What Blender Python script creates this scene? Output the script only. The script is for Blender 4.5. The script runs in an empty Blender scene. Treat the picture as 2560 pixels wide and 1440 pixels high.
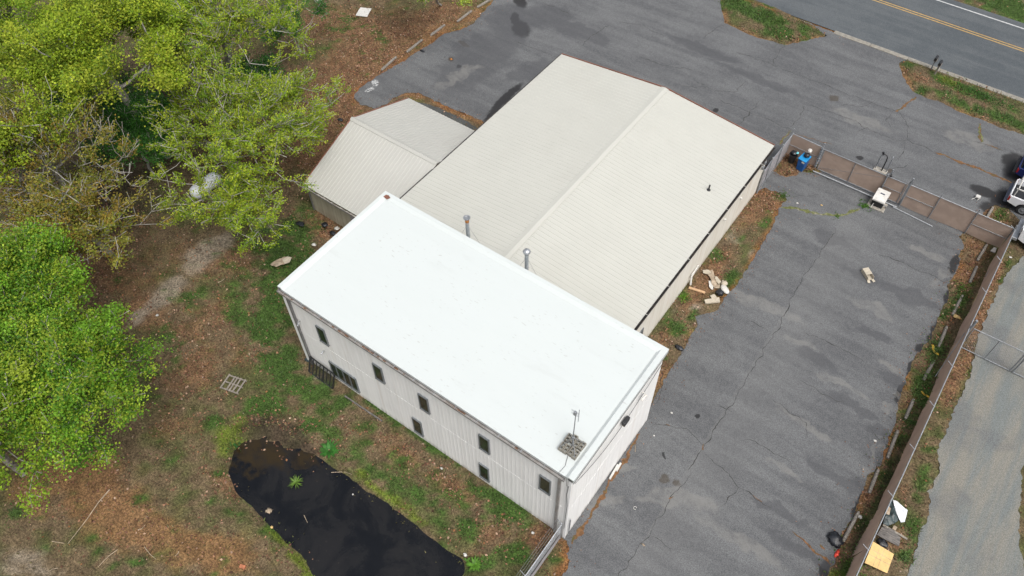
import bpy, bmesh, math, random
import numpy as np
from mathutils import Vector, Matrix, noise as mnoise
from mathutils.geometry import tessellate_polygon, delaunay_2d_cdt
random.seed(7); rng = np.random.RandomState(7)
scene = bpy.context.scene
COL = scene.collection

# ------------------------------------------------------------------ camera
S = 38.5                                     # camera height in metres
F_PX, PITCH, ROLL, YAW = 1991.1, math.radians(52.5509), math.radians(-0.6371), math.radians(-36.5255) * -1
YAW = -YAW
CAM = np.array([.6224 * S, -.3297 * S, S])
_cy, _sy, _cp, _sp = math.cos(YAW), math.sin(YAW), math.cos(PITCH), math.sin(PITCH)
_F = np.array([_sy * _cp, _cy * _cp, -_sp]); _R = np.array([_cy, -_sy, 0.]); _U = np.cross(_R, _F)
_c, _s = math.cos(ROLL), math.sin(ROLL)
_R, _U = _c * _R + _s * _U, -_s * _R + _c * _U
cam = bpy.data.cameras.new('camera'); camo = bpy.data.objects.new('camera', cam); COL.objects.link(camo)
cam.sensor_width = 36; cam.lens = F_PX / 2560 * 36; cam.clip_end = 2000; cam.clip_start = .5
camo.matrix_world = Matrix(((_R[0], _U[0], -_F[0], CAM[0]), (_R[1], _U[1], -_F[1], CAM[1]), (_R[2], _U[2], -_F[2], CAM[2]), (0, 0, 0, 1)))
scene.camera = camo

# ------------------------------------------------------------------ light
SUN = Vector((.50, -.24, 1.0)).normalized()
el = math.asin(SUN.z); az = math.atan2(SUN.x, SUN.y)
w = bpy.data.worlds.new('World'); scene.world = w; w.use_nodes = True
nt = w.node_tree; nt.nodes.clear()
sky = nt.nodes.new('ShaderNodeTexSky'); sky.sky_type = 'NISHITA'; sky.sun_disc = False
sky.sun_elevation = el; sky.sun_rotation = az; sky.air_density = 1.0; sky.dust_density = 8.0; sky.ozone_density = 1.0
hs = nt.nodes.new('ShaderNodeHueSaturation'); hs.inputs['Saturation'].default_value = .42
bg = nt.nodes.new('ShaderNodeBackground'); bg.inputs['Strength'].default_value = .15
wo = nt.nodes.new('ShaderNodeOutputWorld')
nt.links.new(sky.outputs[0], hs.inputs['Color']); nt.links.new(hs.outputs[0], bg.inputs['Color']); nt.links.new(bg.outputs[0], wo.inputs['Surface'])
sl = bpy.data.lights.new('sun', 'SUN'); sl.energy = 1.0; sl.angle = math.radians(22); sl.color = (1, .98, .95)
so = bpy.data.objects.new('sun', sl); COL.objects.link(so); so.location = (0, 0, 60)
so.rotation_euler = SUN.to_track_quat('Z', 'Y').to_euler()
scene.view_settings.view_transform = 'Standard'; scene.view_settings.look = 'None'
scene.view_settings.exposure = 0.45; scene.view_settings.gamma = 1.0
scene.cycles.max_bounces = 6; scene.cycles.transparent_max_bounces = 12

# ------------------------------------------------------------------ measuring helpers (survey of the site: picture point -> world point)
def _ray(px, py): return _F * F_PX + _R * (px - 1280) + _U * (720 - py)
def G(px, py, z=0.0):
    d = _ray(px, py); p = CAM + d * (z - CAM[2]) / d[2]; return (float(p[0]), float(p[1]), float(z))
def GY(px, py, Y):
    d = _ray(px, py); p = CAM + d * (Y - CAM[1]) / d[1]; return tuple(float(v) for v in p)
def GX(px, py, X):
    d = _ray(px, py); p = CAM + d * (X - CAM[0]) / d[0]; return tuple(float(v) for v in p)
def GP(pts, z=0.0): return [G(x, y, z)[:2] for x, y in pts]
def smooth(a, b, x): t = np.clip((x - a) / (b - a), 0, 1); return t * t * (3 - 2 * t)
def fbm(x, y, s, seed=0, o=3): return mnoise.fractal(Vector((x * s + seed * 17.3, y * s - seed * 9.1, seed * 3.7)), 1.0, 2.0, o)
def inpoly(P, poly):
    x, y = P[:, 0], P[:, 1]; r = np.zeros(len(P), bool); n = len(poly); j = n - 1
    for i in range(n):
        xi, yi = poly[i]; xj, yj = poly[j]
        c = ((yi > y) != (yj > y)) & (x < (xj - xi) * (y - yi) / ((yj - yi) or 1e-9) + xi); r ^= c; j = i
    return r
def distpoly(P, poly, closed=True):
    d = np.full(len(P), 1e9); n = len(poly)
    for i in range(n if closed else n - 1):
        a = np.array(poly[i]); b = np.array(poly[(i + 1) % n]); ab = b - a
        t = np.clip(((P - a) @ ab) / (ab @ ab + 1e-12), 0, 1)
        d = np.minimum(d, np.linalg.norm(P - a - t[:, None] * ab, axis=1))
    return d

# ------------------------------------------------------------------ object helpers
def tag(o, label=None, cat=None, group=None, kind=None):
    if label: o['label'] = label
    if cat: o['category'] = cat
    if group: o['group'] = group
    if kind: o['kind'] = kind
    return o
def thing(name, label, cat, loc=(0, 0, 0), group=None, rz=0):
    o = bpy.data.objects.new(name, None); COL.objects.link(o); o.location = loc; o.rotation_euler = (0, 0, rz); o.empty_display_size = .3
    return tag(o, label, cat, group)
def copy_tree(o, parent=None):
    c = o.copy(); COL.objects.link(c)
    if parent: c.parent = parent
    for ch in [q for q in bpy.data.objects if q.parent == o]: copy_tree(ch, c)
    return c
class MB:
    def __init__(s): s.v = []; s.f = []
    def add(s, vs, fs):
        n = len(s.v); s.v += [tuple(v) for v in vs]; s.f += [tuple(i + n for i in f) for f in fs]; return s
    def box(s, a, b, rz=0, piv=None):
        x0, y0, z0 = a; x1, y1, z1 = b
        vs = [(x0, y0, z0), (x1, y0, z0), (x1, y1, z0), (x0, y1, z0), (x0, y0, z1), (x1, y0, z1), (x1, y1, z1), (x0, y1, z1)]
        if rz:
            p = piv or ((x0 + x1) / 2, (y0 + y1) / 2); c, q = math.cos(rz), math.sin(rz)
            vs = [(p[0] + (x - p[0]) * c - (y - p[1]) * q, p[1] + (x - p[0]) * q + (y - p[1]) * c, z) for x, y, z in vs]
        return s.add(vs, [(0, 3, 2, 1), (4, 5, 6, 7), (0, 1, 5, 4), (1, 2, 6, 5), (2, 3, 7, 6), (3, 0, 4, 7)])
    def bar(s, a, b, w, h, up=(0, 0, 1)):
        a, b = Vector(a), Vector(b); d = (b - a).normalized(); u = Vector(up)
        if abs(d.dot(u)) > .98: u = Vector((1, 0, 0))
        r = d.cross(u).normalized(); u = r.cross(d)
        vs = [p + r * (i * w / 2) + u * (j * h / 2) for p in (a, b) for i, j in ((-1, -1), (1, -1), (1, 1), (-1, 1))]
        return s.add(vs, [(0, 1, 2, 3), (7, 6, 5, 4), (0, 4, 5, 1), (1, 5, 6, 2), (2, 6, 7, 3), (3, 7, 4, 0)])
    def tube(s, pts, r, n=8, r2=None, cap=True):
        pts = [Vector(p) for p in pts]; N = len(pts); vs = []; fs = []; pr = None
        for i, p in enumerate(pts):
            d = (pts[min(i + 1, N - 1)] - pts[max(i - 1, 0)]).normalized()
            if pr is None:
                u = Vector((0, 0, 1)) if abs(d.z) < .95 else Vector((1, 0, 0)); x = d.cross(u).normalized()
            else: x = (pr - d * pr.dot(d)).normalized()
            pr = x; y = d.cross(x); rr = r if r2 is None else r + (r2 - r) * i / max(N - 1, 1)
            if isinstance(r, (list, tuple)): rr = r[i]
            for k in range(n):
                a = 2 * math.pi * k / n; vs.append(p + (x * math.cos(a) + y * math.sin(a)) * rr)
        for i in range(N - 1):
            for k in range(n):
                k2 = (k + 1) % n; fs.append((i * n + k, i * n + k2, (i + 1) * n + k2, (i + 1) * n + k))
        if cap: fs.append(tuple(range(n))[::-1]); fs.append(tuple((N - 1) * n + k for k in range(n)))
        return s.add(vs, fs)
    def lathe(s, prof, c=(0, 0, 0), n=20, axis='z'):
        vs = []; fs = []
        for r, z in prof:
            for k in range(n):
                a = 2 * math.pi * k / n; x, y = r * math.cos(a), r * math.sin(a)
                p = (x, y, z) if axis == 'z' else ((x, z, y) if axis == 'y' else (z, x, y))
                vs.append((p[0] + c[0], p[1] + c[1], p[2] + c[2]))
        for i in range(len(prof) - 1):
            for k in range(n):
                k2 = (k + 1) % n; fs.append((i * n + k, i * n + k2, (i + 1) * n + k2, (i + 1) * n + k))
        fs.append(tuple(range(n))[::-1]); fs.append(tuple((len(prof) - 1) * n + k for k in range(n)))
        return s.add(vs, fs)
    def prism(s, poly, z0, z1):
        n = len(poly); tris = tessellate_polygon([[Vector((x, y, 0)) for x, y in poly]])
        vs = [(x, y, z0) for x, y in poly] + [(x, y, z1) for x, y in poly]
        fs = [tuple(t)[::-1] for t in tris] + [tuple(i + n for i in t) for t in tris] + [(i, (i + 1) % n, (i + 1) % n + n, i + n) for i in range(n)]
        return s.add(vs, fs)
    def build(s, name, m, parent=None, loc=None, smooth=False, bevel=0, inv=True):
        me = bpy.data.meshes.new(name)
        off = Vector((0, 0, 0))
        if parent is not None and not parent.get('local'):
            off = parent.matrix_basis.translation.copy() if parent.parent is None else Vector((0, 0, 0))
            if parent.parent is not None: off = parent.parent.matrix_basis.translation.copy() if parent.parent.parent is None else off
        if parent is None and loc is not None: off = Vector(loc)
        if parent is not None and parent.get('local'): off = Vector((0, 0, 0))
        me.from_pydata([(v[0] - off.x, v[1] - off.y, v[2] - off.z) for v in s.v], [], s.f); me.update()
        if inv:
            bm = bmesh.new(); bm.from_mesh(me); bmesh.ops.recalc_face_normals(bm, faces=bm.faces); bm.to_mesh(me); bm.free()
        o = bpy.data.objects.new(name, me); COL.objects.link(o); me.materials.append(m)
        if parent is not None: o.parent = parent
        elif loc is not None: o.location = loc
        if smooth: me.polygons.foreach_set('use_smooth', [True] * len(me.polygons))
        if bevel:
            b = o.modifiers.new('bevel', 'BEVEL'); b.width = bevel; b.segments = 2; b.limit_method = 'ANGLE'; b.angle_limit = math.radians(40)
        return o
def quads_object(name, P, m, colors=None, parent=None, off=(0, 0, 0), nper=4):
    """P: (N, nper, 3) array of loose polygons, colors (N,3)"""
    N = len(P); me = bpy.data.meshes.new(name)
    me.vertices.add(N * nper); me.vertices.foreach_set('co', (P.reshape(-1, 3) - np.array(off)).astype(np.float32).ravel())
    me.loops.add(N * nper); me.loops.foreach_set('vertex_index', np.arange(N * nper, dtype=np.int32))
    me.polygons.add(N); me.polygons.foreach_set('loop_start', np.arange(0, N * nper, nper, dtype=np.int32))
    me.update(calc_edges=True)
    if colors is not None:
        a = me.color_attributes.new('tint', 'FLOAT_COLOR', 'POINT'); c = np.ones((N, nper, 4), np.float32); c[:, :, :3] = colors[:, None, :]
        a.data.foreach_set('color', c.ravel())
    me.materials.append(m); o = bpy.data.objects.new(name, me); COL.objects.link(o)
    if parent is not None: o.parent = parent
    return o

# ------------------------------------------------------------------ materials
class NB:
    def __init__(s, m): s.t = m.node_tree; s.n = s.t.nodes; s.l = s.t.links
    def new(s, t, **k):
        q = s.n.new('ShaderNode' + t)
        for a, b in k.items(): setattr(q, a, b)
        return q
    def link(s, a, b): s.l.new(a, b)
    def val(s, sock, x):
        if hasattr(x, 'node') or hasattr(x, 'is_output'): s.l.new(x, sock)
        else: sock.default_value = x
    def math(s, op, a, b=0., c=0., clamp=False):
        q = s.new('Math', operation=op, use_clamp=clamp); s.val(q.inputs[0], a); s.val(q.inputs[1], b)
        if op in ('MULTIPLY_ADD',): s.val(q.inputs[2], c)
        return q.outputs[0]
    def coord(s, sc=(1, 1, 1)):
        g = s.new('NewGeometry'); mp = s.new('Mapping'); mp.inputs['Scale'].default_value = sc; s.link(g.outputs['Position'], mp.inputs['Vector']); return mp.outputs[0]
    def obj(s, sc=(1, 1, 1)):
        g = s.new('TexCoord'); mp = s.new('Mapping'); mp.inputs['Scale'].default_value = sc; s.link(g.outputs['Object'], mp.inputs['Vector']); return mp.outputs[0]
    def noise(s, vec, scale, detail=3, rough=.55, dist=0):
        q = s.new('TexNoise'); q.inputs['Scale'].default_value = scale; q.inputs['Detail'].default_value = detail; q.inputs['Roughness'].default_value = rough; q.inputs['Distortion'].default_value = dist
        s.link(vec, q.inputs['Vector']); return q.outputs[0]
    def ramp(s, x, a, b, va=0., vb=1.):
        q = s.new('MapRange'); q.interpolation_type = 'SMOOTHSTEP'; s.val(q.inputs[0], x); s.val(q.inputs[1], a); s.val(q.inputs[2], b); s.val(q.inputs[3], va); s.val(q.inputs[4], vb); return q.outputs[0]
    def mix(s, f, a, b, mode='MIX'):
        q = s.new('Mix', data_type='RGBA', blend_type=mode, clamp_factor=True); s.val(q.inputs[0], f)
        for sock, x in ((q.inputs[6], a), (q.inputs[7], b)):
            if isinstance(x, tuple): sock.default_value = (*x[:3], 1)
            else: s.link(x, sock)
        return q.outputs[2]
    def bump(s, h, strength, dist=.02):
        q = s.new('Bump'); q.inputs['Strength'].default_value = strength; q.inputs['Distance'].default_value = dist; s.link(h, q.inputs['Height']); return q.outputs[0]
def newmat(name):
    m = bpy.data.materials.new(name); m.use_nodes = True; b = NB(m); p = m.node_tree.nodes['Principled BSDF']; return m, b, p
def mat(name, c, rough=.6, metal=0., var=.15, scale=3., dirt=None, dscale=1.2, damt=.5, bump=0., spec=.5, objc=True, stretch=(1, 1, 1)):
    m, b, p = newmat(name); v = b.obj(stretch) if objc else b.coord(stretch)
    n = b.noise(v, scale, 4); f = b.ramp(n, .3, .7, 1 - var, 1 + var)
    cc = b.new('Mix', data_type='RGBA', blend_type='MULTIPLY'); cc.inputs[0].default_value = 1; cc.inputs[6].default_value = (*c, 1)
    cr = b.new('CombineColor'); [b.link(f, cr.inputs[i]) for i in range(3)]; b.link(cr.outputs[0], cc.inputs[7]); out = cc.outputs[2]
    if dirt:
        d = b.noise(v, dscale, 6, .65); out = b.mix(b.ramp(d, .48, .72, 0., damt), out, dirt)
    b.link(out, p.inputs['Base Color']); p.inputs['Roughness'].default_value = rough; p.inputs['Metallic'].default_value = metal
    p.inputs['Specular IOR Level'].default_value = spec
    if bump: b.link(b.bump(b.noise(v, scale * 6, 4), bump), p.inputs['Normal'])
    return m
def leafmat(name, trans=.35, rough=.55):
    m, b, p = newmat(name); a = b.new('Attribute', attribute_name='tint')
    b.link(a.outputs['Color'], p.inputs['Base Color']); p.inputs['Roughness'].default_value = rough; p.inputs['Specular IOR Level'].default_value = .25
    if trans:
        t = b.new('BsdfTranslucent'); b.link(a.outputs['Color'], t.inputs['Color']); mx = b.new('MixShader'); mx.inputs[0].default_value = trans
        out = b.n['Material Output']; b.link(p.outputs[0], mx.inputs[1]); b.link(t.outputs[0], mx.inputs[2]); b.link(mx.outputs[0], out.inputs['Surface'])
    return m
def ellmask(b, vec, ells):
    """max of soft ellipses given as world (x, y, ax, ay, bx, by) half-axis vectors"""
    out = None
    for (cx, cy, ax, ay, bx, by) in ells:
        det = ax * by - ay * bx
        d1 = b.new('VectorMath', operation='DOT_PRODUCT'); b.link(vec, d1.inputs[0]); d1.inputs[1].default_value = (by / det, -bx / det, 0)
        d2 = b.new('VectorMath', operation='DOT_PRODUCT'); b.link(vec, d2.inputs[0]); d2.inputs[1].default_value = (-ay / det, ax / det, 0)
        u = b.math('SUBTRACT', d1.outputs['Value'], (cx * by - cy * bx) / det); v = b.math('SUBTRACT', d2.outputs['Value'], (-cx * ay + cy * ax) / det)
        r = b.math('ADD', b.math('MULTIPLY', u, u), b.math('MULTIPLY', v, v))
        k = b.ramp(r, 0.45, 1.25, 1., 0.); out = k if out is None else b.math('MAXIMUM', out, k)
    return out
def ell(cx, cy, rx, ry, ang=0):
    """ellipse drawn on the survey picture -> world ellipse"""
    c, s_ = math.cos(math.radians(ang)), math.sin(math.radians(ang))
    o = G(cx, cy); a = G(cx + rx * c, cy + rx * s_); e = G(cx - ry * s_, cy + ry * c)
    return (o[0], o[1], a[0] - o[0], a[1] - o[1], e[0] - o[0], e[1] - o[1])

def asphalt(name, base, dark, stretch, stain_shade=(), browns=(), lights=(), edge=None, lo=.38, hi=.64):
    m, b, p = newmat(name); v = b.coord(); vs = b.coord(stretch)
    n1 = b.noise(vs, .55, 5, .6, .4); n2 = b.noise(v, .35, 4, .6); n3 = b.noise(v, 22, 3, .7); n4 = b.noise(v, 3.0, 4, .6)
    k = b.math('ADD', b.math('MULTIPLY', n1, .6), b.math('MULTIPLY', n2, .4))
    c = b.mix(b.ramp(k, lo, hi), dark, base)
    c = b.mix(b.ramp(n4, .35, .7, 0., .22), c, tuple(x * 1.25 for x in base))
    g = b.new('CombineColor'); f = b.ramp(n3, .3, .7, .62, 1.42); [b.link(f, g.inputs[i]) for i in range(3)]
    c = b.mix(1., c, g.outputs[0], 'MULTIPLY')
    wv = b.new('VectorMath', operation='ADD'); b.link(v, wv.inputs[0])
    ns = b.new('TexNoise'); ns.inputs['Scale'].default_value = 2.2; ns.inputs['Detail'].default_value = 4; b.link(v, ns.inputs['Vector'])
    sc = b.new('VectorMath', operation='MULTIPLY_ADD'); b.link(ns.outputs['Color'], sc.inputs[0]); sc.inputs[1].default_value = (.45, .45, 0); sc.inputs[2].default_value = (-.22, -.22, 0)
    b.link(sc.outputs[0], wv.inputs[1]); wv = wv.outputs[0]
    rough = .88
    if stain_shade:
        k = ellmask(b, wv, stain_shade); c = b.mix(b.math('MULTIPLY', k, .88), c, (.014, .014, .015))
    if browns: c = b.mix(b.math('MULTIPLY', ellmask(b, wv, browns), .6), c, (.045, .034, .022))
    if lights:
        k = b.math('MULTIPLY', ellmask(b, wv, lights), b.ramp(b.noise(v, 9, 4), .42, .55)); c = b.mix(b.math('MULTIPLY', k, .85), c, (.42, .43, .43))
    b.link(c, p.inputs['Base Color']); p.inputs['Roughness'].default_value = rough; p.inputs['Specular IOR Level'].default_value = .3
    b.link(b.bump(n3, .25, .01), p.inputs['Normal']); return m

M = {}
M['white_roof'] = mat('white_membrane', (.80, .83, .84), .55, var=.02, scale=.4, dirt=(.48, .48, .47), dscale=7, damt=0.0, bump=.04)
def _wr():
    m, b, p = newmat('white_membrane'); v = b.coord()
    n = b.noise(b.coord((.3, 1, 1)), 1.1, 5, .7); c = b.mix(b.ramp(n, .3, .72, 0, .35), (.455, .49, .485), (.43, .465, .46))
    s1 = b.noise(b.coord((1.2, 5, 1)), 2.6, 2, .4); s2 = b.noise(v, .45, 2)
    c = b.mix(b.math('MULTIPLY', b.ramp(s1, .675, .715), b.ramp(s2, .42, .6, .1, .55)), c, (.30, .29, .28)); dr = b.noise(b.coord((.25, 1.4, 1)), .8, 5, .7); c = b.mix(b.ramp(dr, .56, .7, 0, .22), c, (.36, .375, .37))
    b.link(c, p.inputs['Base Color']); p.inputs['Roughness'].default_value = .5; return m
M['white_roof'] = _wr()
M['cream_roof'] = mat('cream_ribbed_metal', (.385, .388, .355), .5, var=.015, scale=.6, objc=False, dirt=(.34, .33, .29), dscale=.35, damt=.12)
M['cream_roof_old'] = mat('dull_cream_metal', (.35, .352, .328), .55, var=.02, scale=.6, objc=False, dirt=(.28, .27, .25), dscale=.5, damt=.15)
def wallmat(name, c, d, sc=(2.5, 2.5, .18), stain=.15):
    m, b, p = newmat(name); v = b.coord(sc)
    n = b.noise(v, 1.6, 5, .65); n2 = b.noise(b.coord(), .5, 3)
    k = b.math('ADD', b.math('MULTIPLY', n, .7), b.math('MULTIPLY', n2, .3))
    out = b.mix(b.ramp(k, .40, .66), c, d)
    z = b.new('SeparateXYZ'); g = b.new('NewGeometry'); b.link(g.outputs['Position'], z.inputs[0])
    st = b.noise(b.coord((3.5, 3.5, .12)), .9, 4, .6); out = b.mix(b.ramp(st, .60, .72, 0, stain), out, (.36, .25, .14)); gr = b.math('MULTIPLY', b.ramp(z.outputs[2], .05, .45, .5, 0.), b.ramp(n, .3, .6)); out = b.mix(gr, out, (.20, .17, .12))
    b.link(out, p.inputs['Base Color']); p.inputs['Roughness'].default_value = .55; return m
M['wall'] = wallmat('pale_ribbed_wall', (.77, .775, .765), (.70, .705, .695))
M['wall_cream'] = wallmat('cream_ribbed_wall', (.63, .615, .56), (.55, .52, .45), stain=.5)
M['wall_tan'] = wallmat('tan_wall', (.34, .32, .25), (.27, .25, .19))
M['trim_grey'] = mat('grey_trim', (.13, .13, .13), .5, var=.2)
M['gutter'] = mat('gutter_metal', (.22, .215, .21), .5, var=.25, dirt=(.15, .10, .07), dscale=1.3, damt=.55)
M['white_trim'] = mat('white_trim', (.74, .75, .75), .5, var=.05)
M['rust_trim'] = mat('brown_trim', (.17, .07, .045), .6, var=.2)
M['black'] = mat('black_plastic', (.012, .013, .015), .4, var=.3)
M['black_paint'] = mat('black_paint', (.015, .016, .018), .45, var=.2)
M['dark_gutter'] = mat('dark_gutter', (.02, .018, .017), .6, var=.3, dirt=(.09, .06, .04), dscale=3)
M['galv'] = mat('galvanised_steel', (.36, .38, .40), .42, .6, var=.15, scale=6)
M['galv_dark'] = mat('weathered_steel', (.22, .235, .25), .5, .4, var=.2, scale=6)
M['steel_rust'] = mat('rusted_flue', (.30, .33, .35), .45, .4, var=.2, scale=4)
M['rust'] = mat('rust', (.30, .12, .03), .8, var=.3, scale=8)
M['glass'] = None
def _glass():
    m, b, p = newmat('window_glass'); n = b.noise(b.coord(), 1.7, 4); c = b.mix(b.ramp(n, .4, .62), (.012, .016, .013), (.030, .040, .028))
    b.link(c, p.inputs['Base Color']); p.inputs['Roughness'].default_value = .1; p.inputs['Specular IOR Level'].default_value = .3; return m
M['glass'] = _glass()
M['frame'] = mat('window_frame', (.14, .155, .165), .45, .2, var=.1)
M['fabric'] = None
def _fab():
    m, b, p = newmat('brown_screen'); v = b.coord()
    n = b.noise(v, 1.3, 5, .6); c = b.mix(b.ramp(n, .35, .68), (.45, .355, .295), (.52, .415, .345))
    b.link(c, p.inputs['Base Color']); p.inputs['Roughness'].default_value = .85
    t = b.new('BsdfTranslucent'); b.link(c, t.inputs['Color']); mx = b.new('MixShader'); mx.inputs[0].default_value = .45; b.link(p.outputs[0], mx.inputs[1]); b.link(t.outputs[0], mx.inputs[2]); b.link(mx.outputs[0], b.n['Material Output'].inputs['Surface'])
    b.link(b.bump(b.noise(v, 2.5, 3), .5, .05), p.inputs['Normal']); return m
M['fabric'] = _fab()
M['fabric_grey'] = mat('grey_screen', (.27, .26, .27), .85, var=.12, scale=1.5)
M['concrete'] = mat('concrete', (.27, .255, .225), .9, var=.25, scale=8, dirt=(.14, .12, .09), dscale=3, damt=.6, bump=.3)
M['stop'] = mat('weathered_stop', (.185, .17, .15), .9, var=.25, scale=9, dirt=(.08, .075, .05), dscale=4, damt=.6, bump=.4)
M['curb'] = mat('curb_concrete', (.20, .19, .165), .9, var=.2, scale=4, dirt=(.16, .14, .10), dscale=2, damt=.6, bump=.2)
M['block'] = mat('cinder_block', (.20, .19, .16), .9, var=.2, scale=12, dirt=(.10, .09, .07), dscale=6, damt=.5, bump=.4)
M['bark'] = mat('grey_bark', (.17, .155, .13), .9, var=.35, scale=5, bump=.6)
M['bark_pale'] = mat('pale_bark', (.26, .25, .225), .9, var=.3, scale=5, bump=.5)
M['wood'] = mat('weathered_wood', (.19, .17, .145), .9, var=.3, scale=4, stretch=(1, 8, 8), bump=.3)
M['stick'] = mat('pale_stick', (.30, .24, .17), .9, var=.3)
M['ply'] = mat('yellow_plywood', (.52, .36, .15), .7, var=.1, scale=3, dirt=(.40, .25, .09), dscale=7, damt=.5)
M['card'] = mat('cardboard', (.27, .215, .155), .85, var=.2, scale=5, dirt=(.38, .33, .26), dscale=2.5, damt=.6)
M['card_pale'] = mat('pale_cardboard', (.38, .34, .27), .8, var=.12, scale=5, dirt=(.22, .18, .13), dscale=4, damt=.7)
M['tan_tube'] = mat('tan_tube', (.42, .27, .15), .7, var=.1)
M['offwhite'] = mat('off_white', (.47, .465, .44), .6, var=.12, scale=4, dirt=(.33, .31, .27), dscale=3, damt=.5)
M['white_paint'] = mat('white_paint', (.60, .61, .63), .3, var=.04)
M['blue'] = mat('blue_plastic', (.006, .075, .25), .4, var=.2)
M['blue_light'] = mat('bright_blue_lid', (.01, .19, .42), .4, var=.15)
M['bag'] = mat('black_bag', (.012, .014, .018), .3, var=.5, scale=9, bump=.6)
M['yellow'] = mat('yellow_plastic', (.55, .34, .03), .5, var=.15)
M['red'] = mat('red_plastic', (.5, .04, .02), .5, var=.3)
M['brick'] = mat('brick_red', (.32, .12, .06), .9, var=.2, scale=10)
M['tarp'] = mat('dark_green_tarp', (.02, .034, .036), .45, var=.5, scale=4, bump=.5)
M['board_grey'] = mat('grey_board', (.10, .095, .09), .85, var=.35, scale=3, stretch=(1, 6, 1), dirt=(.2, .17, .14), dscale=6, damt=.6)
M['pale_panel'] = mat('pale_panel', (.56, .59, .62), .55, var=.06)
M['rubber'] = mat('tyre_rubber', (.014, .014, .015), .8, var=.2)
M['tail'] = mat('tail_light', (.20, .01, .01), .3)
M['lamp_glass'] = mat('lamp_glass', (.45, .38, .22), .3)
M['teal'] = mat('teal_paint', (.15, .50, .56), .4)
M['orange'] = mat('orange_paint', (.65, .25, .08), .4)
M['ink'] = mat('dark_ink', (.05, .06, .09), .5)
M['paint_white'] = mat('road_white', (.38, .39, .39), .8, var=.2, scale=6, objc=False)
M['paint_yellow'] = mat('road_yellow', (.33, .22, .075), .8, var=.2, scale=5, objc=False)
M['crack'] = mat('crack_dark', (.026, .025, .024), .95, var=.4, scale=3, objc=False)  # plain dark colour of the crack lines
M['crack_rust'] = mat('crack_litter', (.12, .06, .025), .95, var=.4, scale=6, objc=False, dirt=(.05, .06, .015), dscale=2, damt=.9)
M['crack_pale'] = mat('crack_pale', (.25, .245, .23), .95, var=.2, objc=False)
M['leaf'] = leafmat('tree_leaf', .4); M['litter'] = leafmat('dead_leaf', .1, .8); M['blade'] = leafmat('grass_blade', .3)
def _water():
    m, b, p = newmat('pond_water'); v = b.coord()
    n = b.noise(v, .45, 6, .65, .6); n2 = b.noise(v, 5, 5, .7)
    c = b.mix(b.ramp(n, .42, .62), (.003, .0038, .0055), (.010, .0102, .011)); c = b.mix(b.math('MULTIPLY', b.ramp(n2, .6, .7), b.ramp(n, .5, .66)), c, (.03, .025, .022))
    wv = b.new('VectorMath', operation='ADD'); ns = b.new('TexNoise'); ns.inputs['Scale'].default_value = 1.1; ns.inputs['Detail'].default_value = 6; b.link(v, ns.inputs['Vector']); sc = b.new('VectorMath', operation='MULTIPLY_ADD'); b.link(ns.outputs['Color'], sc.inputs[0]); sc.inputs[1].default_value = (3.2, 3.2, 0); sc.inputs[2].default_value = (-1.6, -1.6, 0); b.link(v, wv.inputs[0]); b.link(sc.outputs[0], wv.inputs[1]); k = ellmask(b, wv.outputs[0], [ell(620, 1120, 90, 55, 20), ell(740, 1130, 80, 30, 30)]); c = b.mix(b.math('MULTIPLY', k, b.ramp(b.noise(v, 1.3, 5), .35, .6, .3, 1.)), c, (.022, .015, .006))
    b.link(c, p.inputs['Base Color']); p.inputs['Roughness'].default_value = .04; p.inputs['IOR'].default_value = 1.33; p.inputs['Specular IOR Level'].default_value = .5
    return m
M['water'] = _water()
def _ground():
    m, b, p = newmat('ground_soil'); v = b.coord(); a = b.new('Attribute', attribute_name='tint')
    n1 = b.noise(v, 9, 5, .75); n2 = b.noise(v, 1.4, 5, .65); n3 = b.noise(v, 24, 3, .7)
    g = b.new('CombineColor'); f = b.math('MULTIPLY', b.ramp(n1, .34, .68, .52, 1.6), b.math('MULTIPLY', b.ramp(n2, .3, .7, .72, 1.3), b.ramp(n3, .34, .66, .7, 1.35)))
    [b.link(f, g.inputs[i]) for i in range(3)]
    c = b.mix(1., a.outputs['Color'], g.outputs[0], 'MULTIPLY')
    sp = b.noise(v, 17, 2, .5); c = b.mix(b.ramp(sp, .66, .72, 0, .5), c, (.17, .12, .085))
    b.link(c, p.inputs['Base Color']); p.inputs['Roughness'].default_value = .95; p.inputs['Specular IOR Level'].default_value = .15
    b.link(b.bump(n1, .7, .05), p.inputs['Normal']); return m
M['ground'] = _ground()
def _gravel():
    m, b, p = newmat('gravel_drive'); v = b.coord(); vs = b.coord((2.2, .25, 1))
    n = b.noise(vs, .5, 4, .6, .3); n3 = b.noise(v, 20, 4, .8); n4 = b.noise(v, .3, 3)
    c = b.mix(b.ramp(n, .38, .62), (.115, .128, .126), (.155, .150, .130)); c = b.mix(b.ramp(n4, .52, .68, 0, .6), c, (.088, .093, .096))
    g = b.new('CombineColor'); f = b.ramp(n3, .28, .74, .62, 1.5); [b.link(f, g.inputs[i]) for i in range(3)]
    c = b.mix(1., c, g.outputs[0], 'MULTIPLY'); b.link(c, p.inputs['Base Color']); p.inputs['Roughness'].default_value = .95
    b.link(b.bump(n3, .6, .03), p.inputs['Normal']); return m
M['gravel'] = _gravel()

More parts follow.
